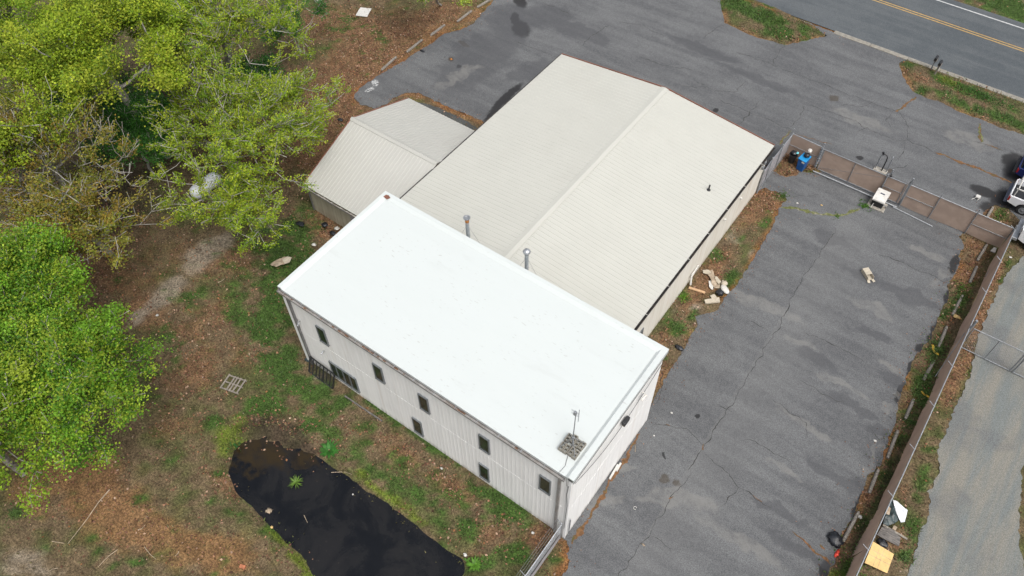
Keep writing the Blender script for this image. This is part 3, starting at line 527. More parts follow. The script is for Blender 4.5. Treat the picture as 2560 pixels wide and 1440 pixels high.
CR = [[(1814, 60), (1789, 72), (1770, 86), (1755, 97)], [(1962, 114), (1942, 138), (1928, 165)], [(1949, 171), (2036, 202), (2103, 228), (2164, 252), (2224, 272), (2251, 282), (2271, 319), (2268, 349)], [(2231, 279), (2217, 299), (2231, 322)],
    [(2140, 331), (2167, 321), (2204, 339), (2251, 353), (2268, 351), (2305, 366), (2338, 380)], [(2261, 355), (2262, 372), (2247, 400)], [(2225, 422), (2255, 419), (2269, 410)], [(2432, 353), (2466, 363), (2506, 376)], [(1737, 202), (1787, 228), (1834, 232), (1865, 205)],
    [(1781, 242), (1818, 259), (1855, 272), (1902, 292), (1942, 309), (1979, 326)], [(1898, 252), (1875, 282), (1848, 312)], [(2012, 265), (1996, 296), (1975, 322)], [(1700, 212), (1737, 220), (1770, 215)], [(1281, 102), (1387, 141)], [(1357, 6), (1432, 39)], [(1540, 55), (1600, 62), (1660, 90)],
    [(1840, 130), (1900, 150), (1945, 168)], [(1600, 140), (1660, 165), (1737, 175)], [(1450, 120), (1480, 90), (1530, 60)], [(2020, 262), (2100, 290), (2140, 300), (2160, 322)], [(2100, 262), (2160, 268), (2188, 250)],
    [(2095, 570), (2060, 620), (1990, 720), (1940, 830), (1880, 920), (1837, 1000), (1814, 1034), (1786, 1076), (1759, 1119), (1743, 1141), (1716, 1180)], [(1725, 1183), (1710, 1214), (1676, 1244), (1655, 1287), (1630, 1318), (1624, 1338), (1601, 1358), (1560, 1425), (1530, 1470)],
    [(1630, 1058), (1664, 1063), (1698, 1069), (1722, 1076), (1743, 1099), (1760, 1116)], [(1759, 1134), (1789, 1159), (1820, 1185), (1847, 1218), (1881, 1240), (1927, 1270)], [(1847, 1218), (1837, 1237), (1804, 1264)], [(1626, 1338), (1646, 1345), (1678, 1379)], [(1933, 1000), (1963, 1023), (2015, 1057), (2018, 1092)],
    [(1850, 1099), (1893, 1107), (1939, 1136), (1976, 1157), (1985, 1180)], [(2198, 633), (2256, 658), (2335, 693), (2374, 711)], [(2278, 859), (2300, 874)], [(2000, 831), (2061, 850), (2105, 875), (2160, 904)], [(1969, 492), (2017, 492), (2044, 485)], [(1780, 1010), (1830, 1030)], [(2000, 950), (2060, 985), (2110, 1010)], [(1870, 800), (1920, 830)],
    [(1660, 900), (1650, 985), (1640, 1010)], [(1920, 1410), (1790, 1400)][:1], [(1900, 640), (1990, 700)][:1], [(2170, 1070), (2200, 1100)], [(2060, 520), (2090, 560)][:1], [(2290, 1330), (2290, 1331)][:1]]
mb = MB()
for i, c in enumerate(CR):
    if len(c) > 1: ribbon(mb, c, .036, .016, i)
tag(mb.build('pavement_crack', M['crack'], inv=False), 'dark cracks running across the asphalt', kind='structure')
CRR = [([(2291, 242), (2264, 262), (2237, 279)], .16), ([(2339, 380), (2378, 396), (2461, 429), (2530, 458)], .22), ([(2449, 309), (2452, 356)], .2), ([(2466, 363), (2506, 376)], .1), ([(1950, 519), (1989, 522), (2022, 530), (2061, 536), (2092, 540), (2128, 530), (2150, 522)], .2), ([(1881, 1240), (1905, 1255)], .1), ([(1980, 1330), (2030, 1370), (2078, 1412)], .14), ([(1975, 326), (1960, 345), (1948, 362)], .12),
       ([(1759, 1110), (1757, 1125)], .2), ([(1683, 1240), (1672, 1247)], .22), ([(1664, 1060), (1674, 1064)], .1), ([(2050, 1362), (2062, 1374)], .3), ([(1470, 1300), (1520, 1215), (1560, 1150), (1600, 1085)], .2), ([(1430, 1360), (1470, 1300)], .3), ([(1985, 335), (2080, 362)], .06)]
mb = MB()
for i, (c, w_) in enumerate(CRR):
    if i != 4: ribbon(mb, c, w_, .020, 40 + i)
tag(mb.build('pavement_crack', M['crack_rust'], inv=False), 'wider joints filled with leaves and moss', kind='structure')

mb = MB(); ribbon(mb, CRR[4][0], .26, .020, 44); ribbon(mb, [(2449, 309), (2452, 356)], .2, .022, 52); ribbon(mb, [(1975, 326), (1948, 362)], .12, .022, 53)
tag(mb.build('pavement_crack', mat('crack_moss', (.085, .095, .03), .95, var=.4, scale=7, objc=False, dirt=(.24, .22, .18), dscale=2.2, damt=.9), inv=False), 'mossy joint curving across the gated bay', kind='structure')
# ------------------------------------------------------------------ white two storey building
def ribbed_ring(x0, x1, y0, y1, z0, z1, pitch, depth):
    """closed wall ring of vertical ribs"""
    out = []
    def side(a, b, nrm):
        a, b, nrm = np.array(a, float), np.array(b, float), np.array(nrm, float); L = np.linalg.norm(b - a); n = int(L / pitch); d = (b - a) / L
        for i in range(n):
            for t, h in ((0.0, 0), (.55, 0), (.66, 1), (.88, 1)): out.append(a + d * L * (i + t) / n + nrm * h * depth)
    side((x0, y0), (x1, y0), (0, -1)); side((x1, y0), (x1, y1), (1, 0)); side((x1, y1), (x0, y1), (0, 1)); side((x0, y1), (x0, y0), (-1, 0))
    n = len(out); mb = MB(); mb.add([(p[0], p[1], z0) for p in out] + [(p[0], p[1], z1) for p in out], [(i, (i + 1) % n, (i + 1) % n + n, i + n) for i in range(n)]); return mb
def white_building():
    t = thing('warehouse_building', 'tall two storey building with bright white flat roof beside the pond', 'building', (0, 0, 0))
    wall = ribbed_ring(.06, WB_L - .06, .06, WB_W - .06, -.1, 6.72, .24, .006).build('wall', M['wall'], t)
    # horizontal sheet lap and base flashing
    mb = MB(); mb.box((.04, .0525, 3.30), (WB_L - .04, .058, 3.306)); mb.box((WB_L - .058, .04, 3.30), (WB_L - .0525, WB_W - .04, 3.306)); mb.build('wall_seam', M['wall'], t)
    # roof deck
    mb = MB(); mb.box((-.02, -.04, 6.72), (WB_L + .02, WB_W + .02, 6.86)); mb.build('roof', M['white_roof'], t)
    mb = MB()
    for (a, b) in (((-.05, -.04), (.16, WB_W + .05)), ((WB_L - .22, -.04), (WB_L + .06, WB_W + .05)), ((.16, WB_W - .16), (WB_L - .22, WB_W + .05))): mb.box((a[0], a[1], 6.70), (b[0], b[1], 6.955))
    # sloped cant along the inside of the raised edge
    mb.add([(WB_L - .22, -.03, 6.955), (WB_L - .22, WB_W - .16, 6.955), (WB_L - .36, WB_W - .16, 6.863), (WB_L - .36, -.03, 6.863)], [(0, 1, 2, 3)])
    mb.add([(.16, -.03, 6.955), (.16, WB_W - .16, 6.955), (.36, WB_W - .16, 6.863), (.36, -.03, 6.863)], [(3, 2, 1, 0)])
    mb.add([(.16, WB_W - .16, 6.955), (WB_L - .22, WB_W - .16, 6.955), (WB_L - .22, WB_W - .38, 6.863), (.16, WB_W - .38, 6.863)], [(0, 1, 2, 3)])
    mb.build('roof_edge', M['white_roof'], t)
    tag(MB().bar((WB_L + .065, -.05, 6.68), (WB_L + .065, WB_W + .05, 6.68), .02, .07).build('edge_trim', M['trim_grey'], t))
    # brown patch on the far corner
    x, y, z = G(967, 492, 6.96); MB().prism([(x - .16, y - .1), (x + .12, y - .14), (x + .22, y + .05), (x + .02, y + .14), (x - .14, y + .1)], 6.957, 6.972).build('roof_patch', M['rust_trim'], t)
    # gutter along the pond side
    g = MB()
    for a, b in (((-.02, -.17, 6.58), (WB_L - .35, -.05, 6.60)),): g.box(a, b)
    g.box((-.02, -.185, 6.58), (WB_L - .35, -.17, 6.72)); g.box((-.02, -.05, 6.58), (WB_L - .35, -.042, 6.72)); g.box((-.035, -.185, 6.58), (-.02, -.042, 6.72)); g.box((WB_L - .35, -.185, 6.58), (WB_L - .335, -.042, 6.72))
    gt = g.build('gutter', M['gutter'], t)
    x = .4
    while x < WB_L - .5: MB().bar((x, -.19, 6.725), (x, -.03, 6.735), .025, .01).build('gutter_strap', M['galv'], gt); x += 1.22
    l = MB()
    for i in range(28):
        x = random.choice([random.gauss(5.6, 1.0), random.gauss(6.6, .9), random.uniform(.2, 17), random.gauss(11.5, .25)]); x = min(max(x, .1), WB_L - .5); l.box((x, -.16, 6.602), (x + random.uniform(.05, .22), -.07, 6.612 + random.uniform(.0, .05)), random.uniform(-.3, .3))
    M['gunk'] = mat('gutter_gunk', (.13, .065, .035), .9, var=.4, scale=6)
    tag(l.build('gutter_debris', M['gunk'], gt), kind='stuff')
    for x in (.42, WB_L - .62):
        d = MB().box((x - .075, -.075, .05), (x + .075, .028, 6.58)); dd = d.build('downspout', M['gutter'] if x > 3 else M['trim_grey'], t, bevel=.012)
    MB().box((-.0, -.005, -.1), (.22, .05, 6.7)).build('corner_trim', M['white_trim'], t)
    MB().box((WB_L - .19, -.005, -.1), (WB_L - .045, .05, 6.7)).build('corner_trim', M['white_trim'], t)
    # windows
    def window(x0, x1, z0, z1, panes=1):
        f = MB(); y0, y1 = -.03, .05; w_ = .055
        f.box((x0, y0, z0), (x0 + w_, y1, z1)); f.box((x1 - w_, y0, z0), (x1, y1, z1)); f.box((x0 + w_, y0, z1 - w_), (x1 - w_, y1, z1)); f.box((x0 - .02, y0 - .02, z0 - .02), (x1 + .02, y1, z0 + w_))
        for i in range(1, panes): xm = x0 + (x1 - x0) * i / panes; f.box((xm - .045, y0 + .002, z0 + w_), (xm + .045, y1, z1 - w_))
        fo = f.build('window', M['frame'], t)
        if panes > 1: fo['label'] = 'wide ground floor window of four panes'
        for i in range(panes):
            a = x0 + (x1 - x0) * i / panes; b = x0 + (x1 - x0) * (i + 1) / panes; MB().box((a + .05, -.008, z0 + .05), (b - .05, .045, z1 - .05)).build('pane', M['glass'], fo)
    for x0 in (2.08, 5.95, 8.88, 12.54, 15.98): window(x0, x0 + .6, 3.86, 5.27)
    for x0 in (8.06, 12.40): window(x0, x0 + .6, .52, 2.02)
    window(2.15, 4.12, .5, 1.93, 4)
    # lamp, camera, bracket and cable on the parking side
    x, y, z = GX(1559, 1053, WB_L)
    lm = MB().box((WB_L, y - .24, z - .02), (WB_L + .2, y + .24, z + .26)).build('wall_lamp', M['black_paint'], t, bevel=.04); MB().box((WB_L + .03, y - .2, z - .09), (WB_L + .17, y + .2, z - .021)).build('lamp_lens', M['lamp_glass'], lm)
    x, y, z = GX(1603, 987, WB_L)
    c = MB().tube([(WB_L - .02, y + .1, z + .1), (WB_L + .12, y + .1, z + .1), (WB_L + .2, y, z)], .03, 8); c.tube([(WB_L + .15, y - .22, z - .08), (WB_L + .22, y + .12, z + .04)], .065, 10); c.build('security_camera', M['offwhite'], t)
    pts = []
    for i in range(17):
        u = i / 16; y = .15 + u * 7.7; z = 6.32 - 1.15 * math.sin(math.pi * min(1, u * 1.05)) * (1 - .3 * u) - .25 * u; pts.append((WB_L + .035, y, z))
    MB().tube(pts, .012, 5).build('cable', M['black'], t)
    MB().tube([(WB_L - .12, -.1, 6.3), (WB_L - .2, -.03, 5.2), (WB_L - .12, -.02, 4.0), (WB_L - .14, -.02, 1.2)], .013, 5).build('cable', M['black'], t)
    MB().tube([(WB_L + .04, .18, 2.2), (WB_L + .04, .18, .3)], .035, 6).build('conduit', M['galv_dark'], t)
    c = MB().tube([(.75, .02, 4.5), (.75, -.12, 4.55), (.78, -.2, 4.42)], .035, 6); c.tube([(.78, -.24, 4.38), (.78, -.1, 4.46)], .04, 8); c.build('security_camera', M['galv'], t)
    c = MB().tube([(2.02, .02, 2.75), (2.02, -.14, 2.8)], .035, 6); c.tube([(2.02, -.18, 2.74), (2.02, -.06, 2.8)], .045, 8); c.build('flood_light', M['galv'], t)
white_building()

def antenna():
    bx, by = G(1430, 1117, 6.9)[:2]; t = thing('antenna_mast', 'thin grey antenna mast weighted by the cinder blocks on the white roof', 'antenna', (bx, by, 6.86))
    MB().tube([(bx, by, 6.87), (bx, by, 9.9)], .03, 8, .02).build('mast', M['galv_dark'], t)
    mb = MB()
    for a in (45, 135, 225, 315):
        c, s_ = math.cos(math.radians(a)), math.sin(math.radians(a)); mb.tube([(bx, by, 7.75), (bx + .55 * c, by + .55 * s_, 7.08)], .016, 6)
    mb.tube([(bx, by, 7.7), (bx, by, 7.85)], .06, 8); mb.build('tripod', M['galv_dark'], t)
    mb = MB(); mb.box((bx - .09, by - .05, 9.75), (bx + .03, by + .05, 10.0)); mb.tube([(bx + .14, by, 9.35), (bx + .14, by, 10.35)], .014, 6)
    for z in (9.72, 9.8, 9.95, 10.02): mb.tube([(bx - .22, by, z), (bx + .16, by, z)], .008, 5)
    mb.build('aerial', M['galv'], t)
    MB().tube([(bx, by, 7.15), (bx + .1, by - .5, 6.885), (bx + .25, by - .9, 6.88), (bx + .2, by - 1.4, 6.88), (WB_L - .3, -.05, 6.88), (WB_L - .15, -.22, 6.5)], .011, 5).build('cable', M['black'], t)
    proto = None; u = np.array(G(1463, 1107, 6.9)[:2]) - np.array(G(1426, 1086, 6.9)[:2]); ang = 0
    xs = [(-.33, -.27, 'gutter side, leftmost'), (-.11, -.27, 'gutter side, second from the left'), (.13, -.24, 'gutter side, third from the left'), (.35, -.26, 'gutter side, nearest the raised edge'), (-.34, .22, 'far side, leftmost'), (-.10, .31, 'far side, second from the left'), (.12, .22, 'far side, third from the left'), (.35, .24, 'far side, nearest the raised edge')]
    for i, (dx, dy, wd) in enumerate(xs):
        if proto is None:
            mb = MB(); L, W, H, q = .40, .20, .19, .035
            mb.box((-W / 2, -L / 2, 0), (-W / 2 + q, L / 2, H)); mb.box((W / 2 - q, -L / 2, 0), (W / 2, L / 2, H))
            for y in (-L / 2, -q / 2, L / 2 - q): mb.box((-W / 2 + q, y, .0), (W / 2 - q, y + q, H - .001))
            proto = mb.build('cinder_block', M['block']); o = proto
        else: o = proto.copy(); COL.objects.link(o)
        wx = bx + dx; wy = by + dy
        o.location = (wx, wy, 6.865 + random.uniform(0, .01)); o.rotation_euler = (0, 0, random.uniform(-.05, .05))
        tag(o, 'hollow cinder block at the antenna base, ' + wd, 'cinder block', 'cinder blocks around the antenna mast')
antenna()

# ------------------------------------------------------------------ ribbed metal roofs
def ribbed_slope(a0, a1, lo, hi, pitch, ribw, ribh, m, name, parent, along='y', thick=.05):
    """sheet running from lo=(x,z) to hi=(x,z) [or y,z], ribs repeated from a0 to a1"""
    n = max(1, int(round((a1 - a0) / pitch))); pr = []
    for i in range(n):
        y = a0 + (a1 - a0) * i / n; s_ = (a1 - a0) / n
        pr += [(y, 0), (y + s_ - ribw * 1.5, 0), (y + s_ - ribw * 1.15, ribh), (y + s_ - ribw * .35, ribh)]
    pr.append((a1, 0)); N = len(pr); dx = hi[0] - lo[0]; dz = hi[1] - lo[1]; L = math.hypot(dx, dz); nx, nz = -dz / L, dx / L
    if nz < 0: nx, nz = -nx, -nz
    vs = []
    for (u, z) in (lo, hi):
        for (y, h) in pr:
            p = (u + nx * h, y, z + nz * h) if along == 'y' else (y, u + nx * h, z + nz * h); vs.append(p)
    for (u, z) in (lo, hi):
        for (y, h) in (pr[0], pr[-1]): vs.append((u - nx * thick, y, z - nz * thick) if along == 'y' else (y, u - nx * thick, z - nz * thick))
    fs = [(i, i + 1, N + i + 1, N + i) for i in range(N - 1)]; B = 2 * N
    fs += [(B, B + 1, B + 3, B + 2), tuple([B + 1] + list(range(N - 1, -1, -1)) + [B]), tuple([B + 2] + list(range(N, 2 * N)) + [B + 3]), (0, N, B + 2, B), (N - 1, B + 1, B + 3, 2 * N - 1)]
    mb = MB(); mb.add(vs, fs); return mb.build(name, m, parent)
E0, R0 = 3.92, 4.72
XL, XR_, XM, YF = -1.18, 15.0, 7.0, 27.42
def main_building():
    t = thing('metal_building', 'long low building with cream ribbed gable roof beside the parking lot', 'building', (0, 8.1, 0))
    wx0, wx1, wy0, wy1 = XL + .12, 14.90, 8.10, 27.1
    ribbed_ring(wx0, wx1, wy0, wy1, -.1, E0 - .12, .3, .012).build('wall', M['wall_cream'], t)
    g = MB()
    for y in (wy1 - .02,): g.add([(wx0, y, E0 - .12), (wx1, y, E0 - .12), (XM, y, R0 - .1), (wx0, y - .05, E0 - .12), (wx1, y - .05, E0 - .12), (XM, y - .05, R0 - .1)], [(0, 2, 1), (3, 4, 5), (0, 3, 5, 2), (2, 5, 4, 1), (0, 1, 4, 3)])
    g.build('gable_wall', M['wall_cream'], t)
    ribbed_slope(8.12, YF, (XL, E0), (XM, R0), .305, .04, .015, M['cream_roof'], 'roof', t)
    ribbed_slope(8.12, YF, (XR_, E0), (XM, R0), .305, .04, .015, M['cream_roof'], 'roof', t)
    mb = MB(); s_ = (R0 - E0) / (XM - XL)
    vs = []
    for y in (8.12, YF + .06):
        vs += [(XM - .26, y, R0 - .26 * s_ + .045), (XM, y, R0 + .065), (XM + .26, y, R0 - .26 * s_ + .045), (XM + .26, y, R0 - .26 * s_ + .02), (XM, y, R0 + .03), (XM - .26, y, R0 - .26 * s_ + .02)]
    mb.add(vs, [(0, 1, 7, 6), (1, 2, 8, 7), (2, 3, 9, 8), (3, 4, 10, 9), (4, 5, 11, 10), (5, 0, 6, 11), (0, 5, 4, 1), (1, 4, 3, 2), (6, 7, 10, 11), (7, 8, 9, 10)]); mb.build('ridge_cap', M['cream_roof'], t)
    mb = MB(); mb.bar((XL - .0, YF + .03, E0 - .02), (XM, YF + .03, R0 - .0), .045, .16); mb.bar((XM, YF + .03, R0 - .0), (XR_, YF + .03, E0 - .02), .045, .16); mb.build('gable_trim', M['rust_trim'], t)
    g = MB(); x = XR_ - .02; g.box((x, 8.3, E0 - .17), (x + .12, YF + .02, E0 - .155)); g.box((x + .12, 8.3, E0 - .17), (x + .135, YF + .02, E0 - .02)); g.box((x - .015, 8.3, E0 - .17), (x, YF + .02, E0 - .06)); go = g.build('gutter', M['dark_gutter'], t)
    y = 9.0
    while y < YF: MB().bar((x - .02, y, E0 - .015), (x + .15, y, E0 - .015), .035, .012).build('gutter_strap', M['offwhite'], go); y += 2.35
    MB().box((XL - .1, 8.2, E0 - .14), (XL - .005, YF, E0 - .02)).build('gutter', M['dark_gutter'], t)
    # bent pale downspout hanging by the litter
    a_, b_, c_ = GX(1746, 664, 14.98), GX(1729, 690, 15.02), GX(1726, 712, 15.14)
    d = MB(); d.bar(a_, b_, .10, .13); d.bar(b_, (c_[0], c_[1], max(c_[2], .03)), .10, .13); d.build('downspout', M['offwhite'], t, bevel=.02)
    x_, y_, z_ = GX(1600, 838, 14.93); MB().box((14.92, y_ - .35, z_ - .35), (14.96, y_ + .3, z_ + .4)).build('wall_vent', M['frame'], t)
    for q in ((1853, 495), (1812, 548)):
        x_, y_, z_ = GX(*q, 14.95); MB().tube([(14.9, y_, z_), (15.04, y_, z_ - .02)], .07, 10).build('wall_lamp', M['offwhite'], t)
    for q in ((1913, 408), (1908, 420)):
        x_, y_, z_ = GX(*q, 15.0); MB().box((14.92, y_ - .1, z_ - .1), (15.05, y_ + .1, z_ + .12)).build('meter_box', M['galv_dark'], t, bevel=.02)
main_building()
def flue(px, py, ylo, cap, label):
    x, y, z = GY(px, py, ylo); zt = z; zb = (E0 + (R0 - E0) * (1 - abs(x - XM) / (XM - XL))) - .02
    t = thing('flue_pipe', label, 'flue pipe', (x, y, zb)); MB().tube([(x, y, zb), (x, y, zt - .3)], .105, 14).build('pipe', M['steel_rust'], t, smooth=False)
    if cap:
        MB().tube([(x, y, zt - .3), (x, y, zt - .06)], .11, 14).build('collar', M['galv_dark'], t); MB().lathe([(.19, -.1), (.2, -.02), (.14, .06), (.03, .1)], (x, y, zt - .02), 18).build('cap', M['galv'], t, smooth=True)
    else:
        MB().tube([(x, y, zt - .3), (x, y, zt - .04)], .112, 14).build('collar', M['rust'], t); m_ = MB().lathe([(.11, -.06), (.19, .0), (.19, .04), (.15, .04), (.09, -.02)], (x, y, zt), 18).build('cap', M['galv_dark'], t)
    w_ = MB(); w_.tube([(x, y, zt - .5), (x - 1.1, y - .0, zb + .12 + .1)], .007, 4); w_.tube([(x, y, zt - .5), (x + .2, y + .9, zb + .15)], .007, 4); w_.build('guy_wire', M['galv_dark'], t)
flue(1167, 545, 8.55, False, 'galvanised flue pipe with rusty collar and open top behind the white roof')
flue(1317, 627, 8.55, True, 'galvanised flue pipe with domed silver cap behind the white roof')
x, y, z = G(1772, 473, 4.15)
zb = E0 + (R0 - E0) * (XR_ - x) / (XR_ - XM); t = thing('roof_vent', 'short black vent pipe on the right slope of the cream roof', 'vent pipe', (x, y, zb))
MB().tube([(x, y, zb - .02), (x, y, zb + .42)], .05, 10).build('pipe', M['black'], t); MB().lathe([(.12, .0), (.11, .04), (.06, .09)], (x, y, zb + .005), 12).build('flashing', M['black'], t)

def annex():
    X0 = -8.41; t = thing('annex_building', 'small low annex with grey ribbed gable roof beside the trees', 'building', (-4.8, 13.7, -.5))
    yr, zr, yf, yn, ze = 13.69, 4.07, 19.05, 8.66, 2.16; zn = 2.10
    mb = ribbed_ring(X0 + .25, XL - .05, yn + .15, yf - .2, -.6, ze - .12, .25, .018); mb.build('wall', M['wall_tan'], t)
    g = MB()
    x = X0 + .26; g.add([(x, yn + .15, ze - .13), (x, yf - .2, ze - .13), (x, yr, zr - .08), (x + .05, yn + .15, ze - .13), (x + .05, yf - .2, ze - .13), (x + .05, yr, zr - .08)], [(0, 1, 2), (5, 4, 3), (0, 3, 4, 1), (1, 4, 5, 2), (2, 5, 3, 0)]); g.build('gable_wall', M['wall_tan'], t)
    ribbed_slope(X0, XL - .06, (yn, zn), (yr, zr), .262, .045, .018, M['cream_roof_old'], 'roof', t, along='x')
    ribbed_slope(X0, XL - .06, (yf, ze), (yr, zr), .262, .045, .018, M['cream_roof_old'], 'roof', t, along='x')
    mb = MB(); s_ = (zr - zn) / (yr - yn); vs = []
    for x in (X0 - .05, XL - .06): vs += [(x, yr - .2, zr - .2 * s_ + .045), (x, yr, zr + .07), (x, yr + .2, zr - .2 * s_ + .045), (x, yr + .2, zr - .2 * s_ + .02), (x, yr, zr + .03), (x, yr - .2, zr - .2 * s_ + .02)]
    mb.add(vs, [(0, 1, 7, 6), (1, 2, 8, 7), (2, 3, 9, 8), (3, 4, 10, 9), (4, 5, 11, 10), (5, 0, 6, 11), (0, 5, 4, 1), (1, 4, 3, 2), (6, 7, 10, 11), (7, 8, 9, 10)]); mb.build('ridge_cap', M['cream_roof_old'], t)
    mb = MB(); mb.bar((X0 - .03, yn, zn - .02), (X0 - .03, yr, zr - .02), .04, .14); mb.bar((X0 - .03, yr, zr - .02), (X0 - .03, yf, ze - .02), .04, .14); mb.build('gable_trim', M['rust_trim'], t)
    g = MB(); g.box((X0 + .05, yn - .12, zn - .17), (XL - .3, yn - .02, zn - .15)); g.box((X0 + .05, yn - .13, zn - .17), (XL - .3, yn - .12, zn - .04)); go = g.build('gutter', M['gutter'], t)
    l = MB()
    for i in range(70): x = random.uniform(X0 + .2, XL - 1); l.box((x, yn - .11, zn - .149), (x + random.uniform(.04, .2), yn - .03, zn - .12 + random.uniform(0, .06)), random.uniform(-.3, .3))
    tag(l.build('gutter_debris', M['bark_pale'], go), kind='stuff')
    MB().tube([(X0 + .2, yn - .05, zn - .15), (X0 + .22, yn + .1, zn - .5), (X0 + .22, yn + .12, -.3)], .05, 6).build('downspout', M['trim_grey'], t)
    d = MB().box((-4.6, yn + .11, -.45), (-3.6, yn + .15, 1.75)).build('door', M['fabric_grey'], t); MB().box((-3.72, yn + .05, .6), (-3.66, yn + .11, .75)).build('handle', M['black'], d)
annex()

# ------------------------------------------------------------------ fences
def post(mb, x, y, h, r=.03, z0=-.02): mb.tube([(x, y, z0), (x, y, h)], r, 8)
def cloth(pts, z0, z1, bulge, seed, side=1, th=.012):
    """wrinkled screen hung on the fence; pts = plan polyline"""
    P = [np.array(p, float) for p in pts]; path = []
    for i in range(len(P) - 1):
        L = np.linalg.norm(P[i + 1] - P[i]); k = max(2, int(L / .3))
        for j in range(k + (i == len(P) - 2)): path.append((P[i] + (P[i + 1] - P[i]) * j / k, (P[i + 1] - P[i]) / L))
    H = 6; vs = []
    for s2 in (0, 1):
        for (q, d) in path:
            nm = np.array([-d[1], d[0]]) * side
            for h in range(H + 1):
                u = h / H; b_ = (bulge * (1 - u) ** 1.3 * (.5 + .9 * abs(fbm(q[0], q[1], .35, seed, 2) + .25)) + .02 * fbm(q[0] + u, q[1], 2, seed + 2, 2)) if bulge else .01 * fbm(q[0], q[1] + u * 2, 1.5, seed, 2)
                p = q + nm * (b_ + s2 * th); vs.append((p[0], p[1], z0 + (z1 - z0) * u + (.05 * fbm(q[0], q[1], .8, seed + 9, 2) if h == 0 else 0)))
    n = len(path); W = H + 1; fs = []
    for s2 in (0, 1):
        o_ = s2 * n * W
        for i in range(n - 1):
            for h in range(H): a = o_ + i * W + h; fs.append((a, a + W, a + W + 1, a + 1) if s2 else (a, a + 1, a + W + 1, a + W))
    mb = MB(); mb.add(vs, fs); return mb
YFN = 31.45
def front_fence():
    t = thing('screened_fence', 'brown screened chain link fence across the yard behind the gate operator', 'fence', (23.05, YFN, 0))
    h = 1.92; xs = [23.08, 25.0, 27.3, 29.5]
    cloth([(23.1, YFN), (29.45, YFN)], .06, 1.86, .0, 3, -1).build('screen', M['fabric'], t, inv=False)
    for i, x in enumerate(xs):
        hh = h + (.5 if i < 3 else .1); r = .055 if i == 0 else .03
        p = MB(); post(p, x, YFN - .06, 2.5 if i == 0 else h + .32, r); p.build('post', M['galv_dark'], t)
    MB().tube([(23.08, YFN - .045, h), (29.5, YFN - .045, h)], .025, 8).build('top_rail', M['galv'], t)
    MB().tube([(23.08, YFN - .05, .98), (25.0, YFN - .05, .98)], .022, 8).build('mid_rail', M['galv_dark'], t); MB().tube([(27.3, YFN - .05, .98), (29.5, YFN - .05, .98)], .022, 8).build('mid_rail', M['galv_dark'], t)
    pp = MB().prism([(25.4, YFN - .035), (27.1, YFN - .035), (27.1, YFN - .03), (25.4, YFN - .03)], .1, .3)
front_fence()
def sliding_gate():
    t = thing('sliding_gate', 'brown screened sliding gate between the blue bin and the gate operator', 'gate', (17.3, YFN, 0))
    y = YFN; h = 1.85
    cloth([(17.35, y), (22.95, y)], .14, h - .02, 0, 5, -1).build('screen', M['fabric'], t, inv=False)
    f = MB(); f.tube([(17.3, y - .04, h), (22.9, y - .04, h)], .028, 8); f.tube([(17.3, y - .04, .12), (22.9, y - .04, .12)], .03, 8)
    for x in (17.35, 19.5, 21.62, 22.85): f.tube([(x, y - .045, .1), (x, y - .045, h)], .025, 8)
    f.tube([(21.62, y - .05, 1.0), (22.85, y - .05, 1.0)], .02, 6); f.tube([(17.35, y - .05, .25), (21.6, y - .05, 1.7)], .008, 5); f.build('gate_frame', M['galv_dark'], t)
    MB().tube([(17.2, y - .38, .09), (23.0, y - .38, .09)], .045, 8).build('bottom_rail', M['galv'], t)
    [MB().tube([(x, y - .38, .045), (x, y - .38, .02)], .1, 8).build('roller', M['black'], t) for x in (18.3, 21.2)]
    p = MB(); post(p, 21.75, y + .16, 2.35, .055); post(p, 21.62, y - .12, 2.05, .045); p.build('guide_post', M['galv_dark'], t)
    p = MB(); p.tube([(21.7, y + .02, 1.95), (21.85, y + .02, 1.95)], .09, 10); p.build('guide_roller', M['black'], t)
    p = MB(); p.tube([(22.98, y + .12, 1.95), (23.16, y + .12, 1.95)], .09, 10); p.build('guide_roller', M['black'], t)
sliding_gate()
def bin_fence():
    t = thing('screened_fence', 'short brown screened fence panel right behind the blue bin', 'fence', (15.0, YFN + .2, 0))
    a, b = (14.98, 31.62), (17.2, 31.52); cloth([a, b], .06, 1.84, 0, 6, -1).build('screen', M['fabric'], t, inv=False)
    MB().tube([(*a, 1.88), (*b, 1.88)], .025, 8).build('top_rail', M['galv'], t); MB().tube([(a[0], a[1] - .05, .98), (b[0], b[1] - .05, .98)], .02, 8).build('mid_rail', M['galv_dark'], t)
    for (x, y), hh in ((a, 2.35), (b, 2.3)): p = MB(); post(p, x, y - .05, hh, .035); p.build('post', M['galv'], t)
    p = MB(); p.tube([(17.18, 31.38, .1), (17.18, 31.38, 1.95)], .04, 8)
    for z in np.arange(.3, 1.9, .22): p.box((17.1, 31.33, z), (17.26, 31.43, z + .05))
    p.build('latch_post', M['galv_dark'], t)
bin_fence()
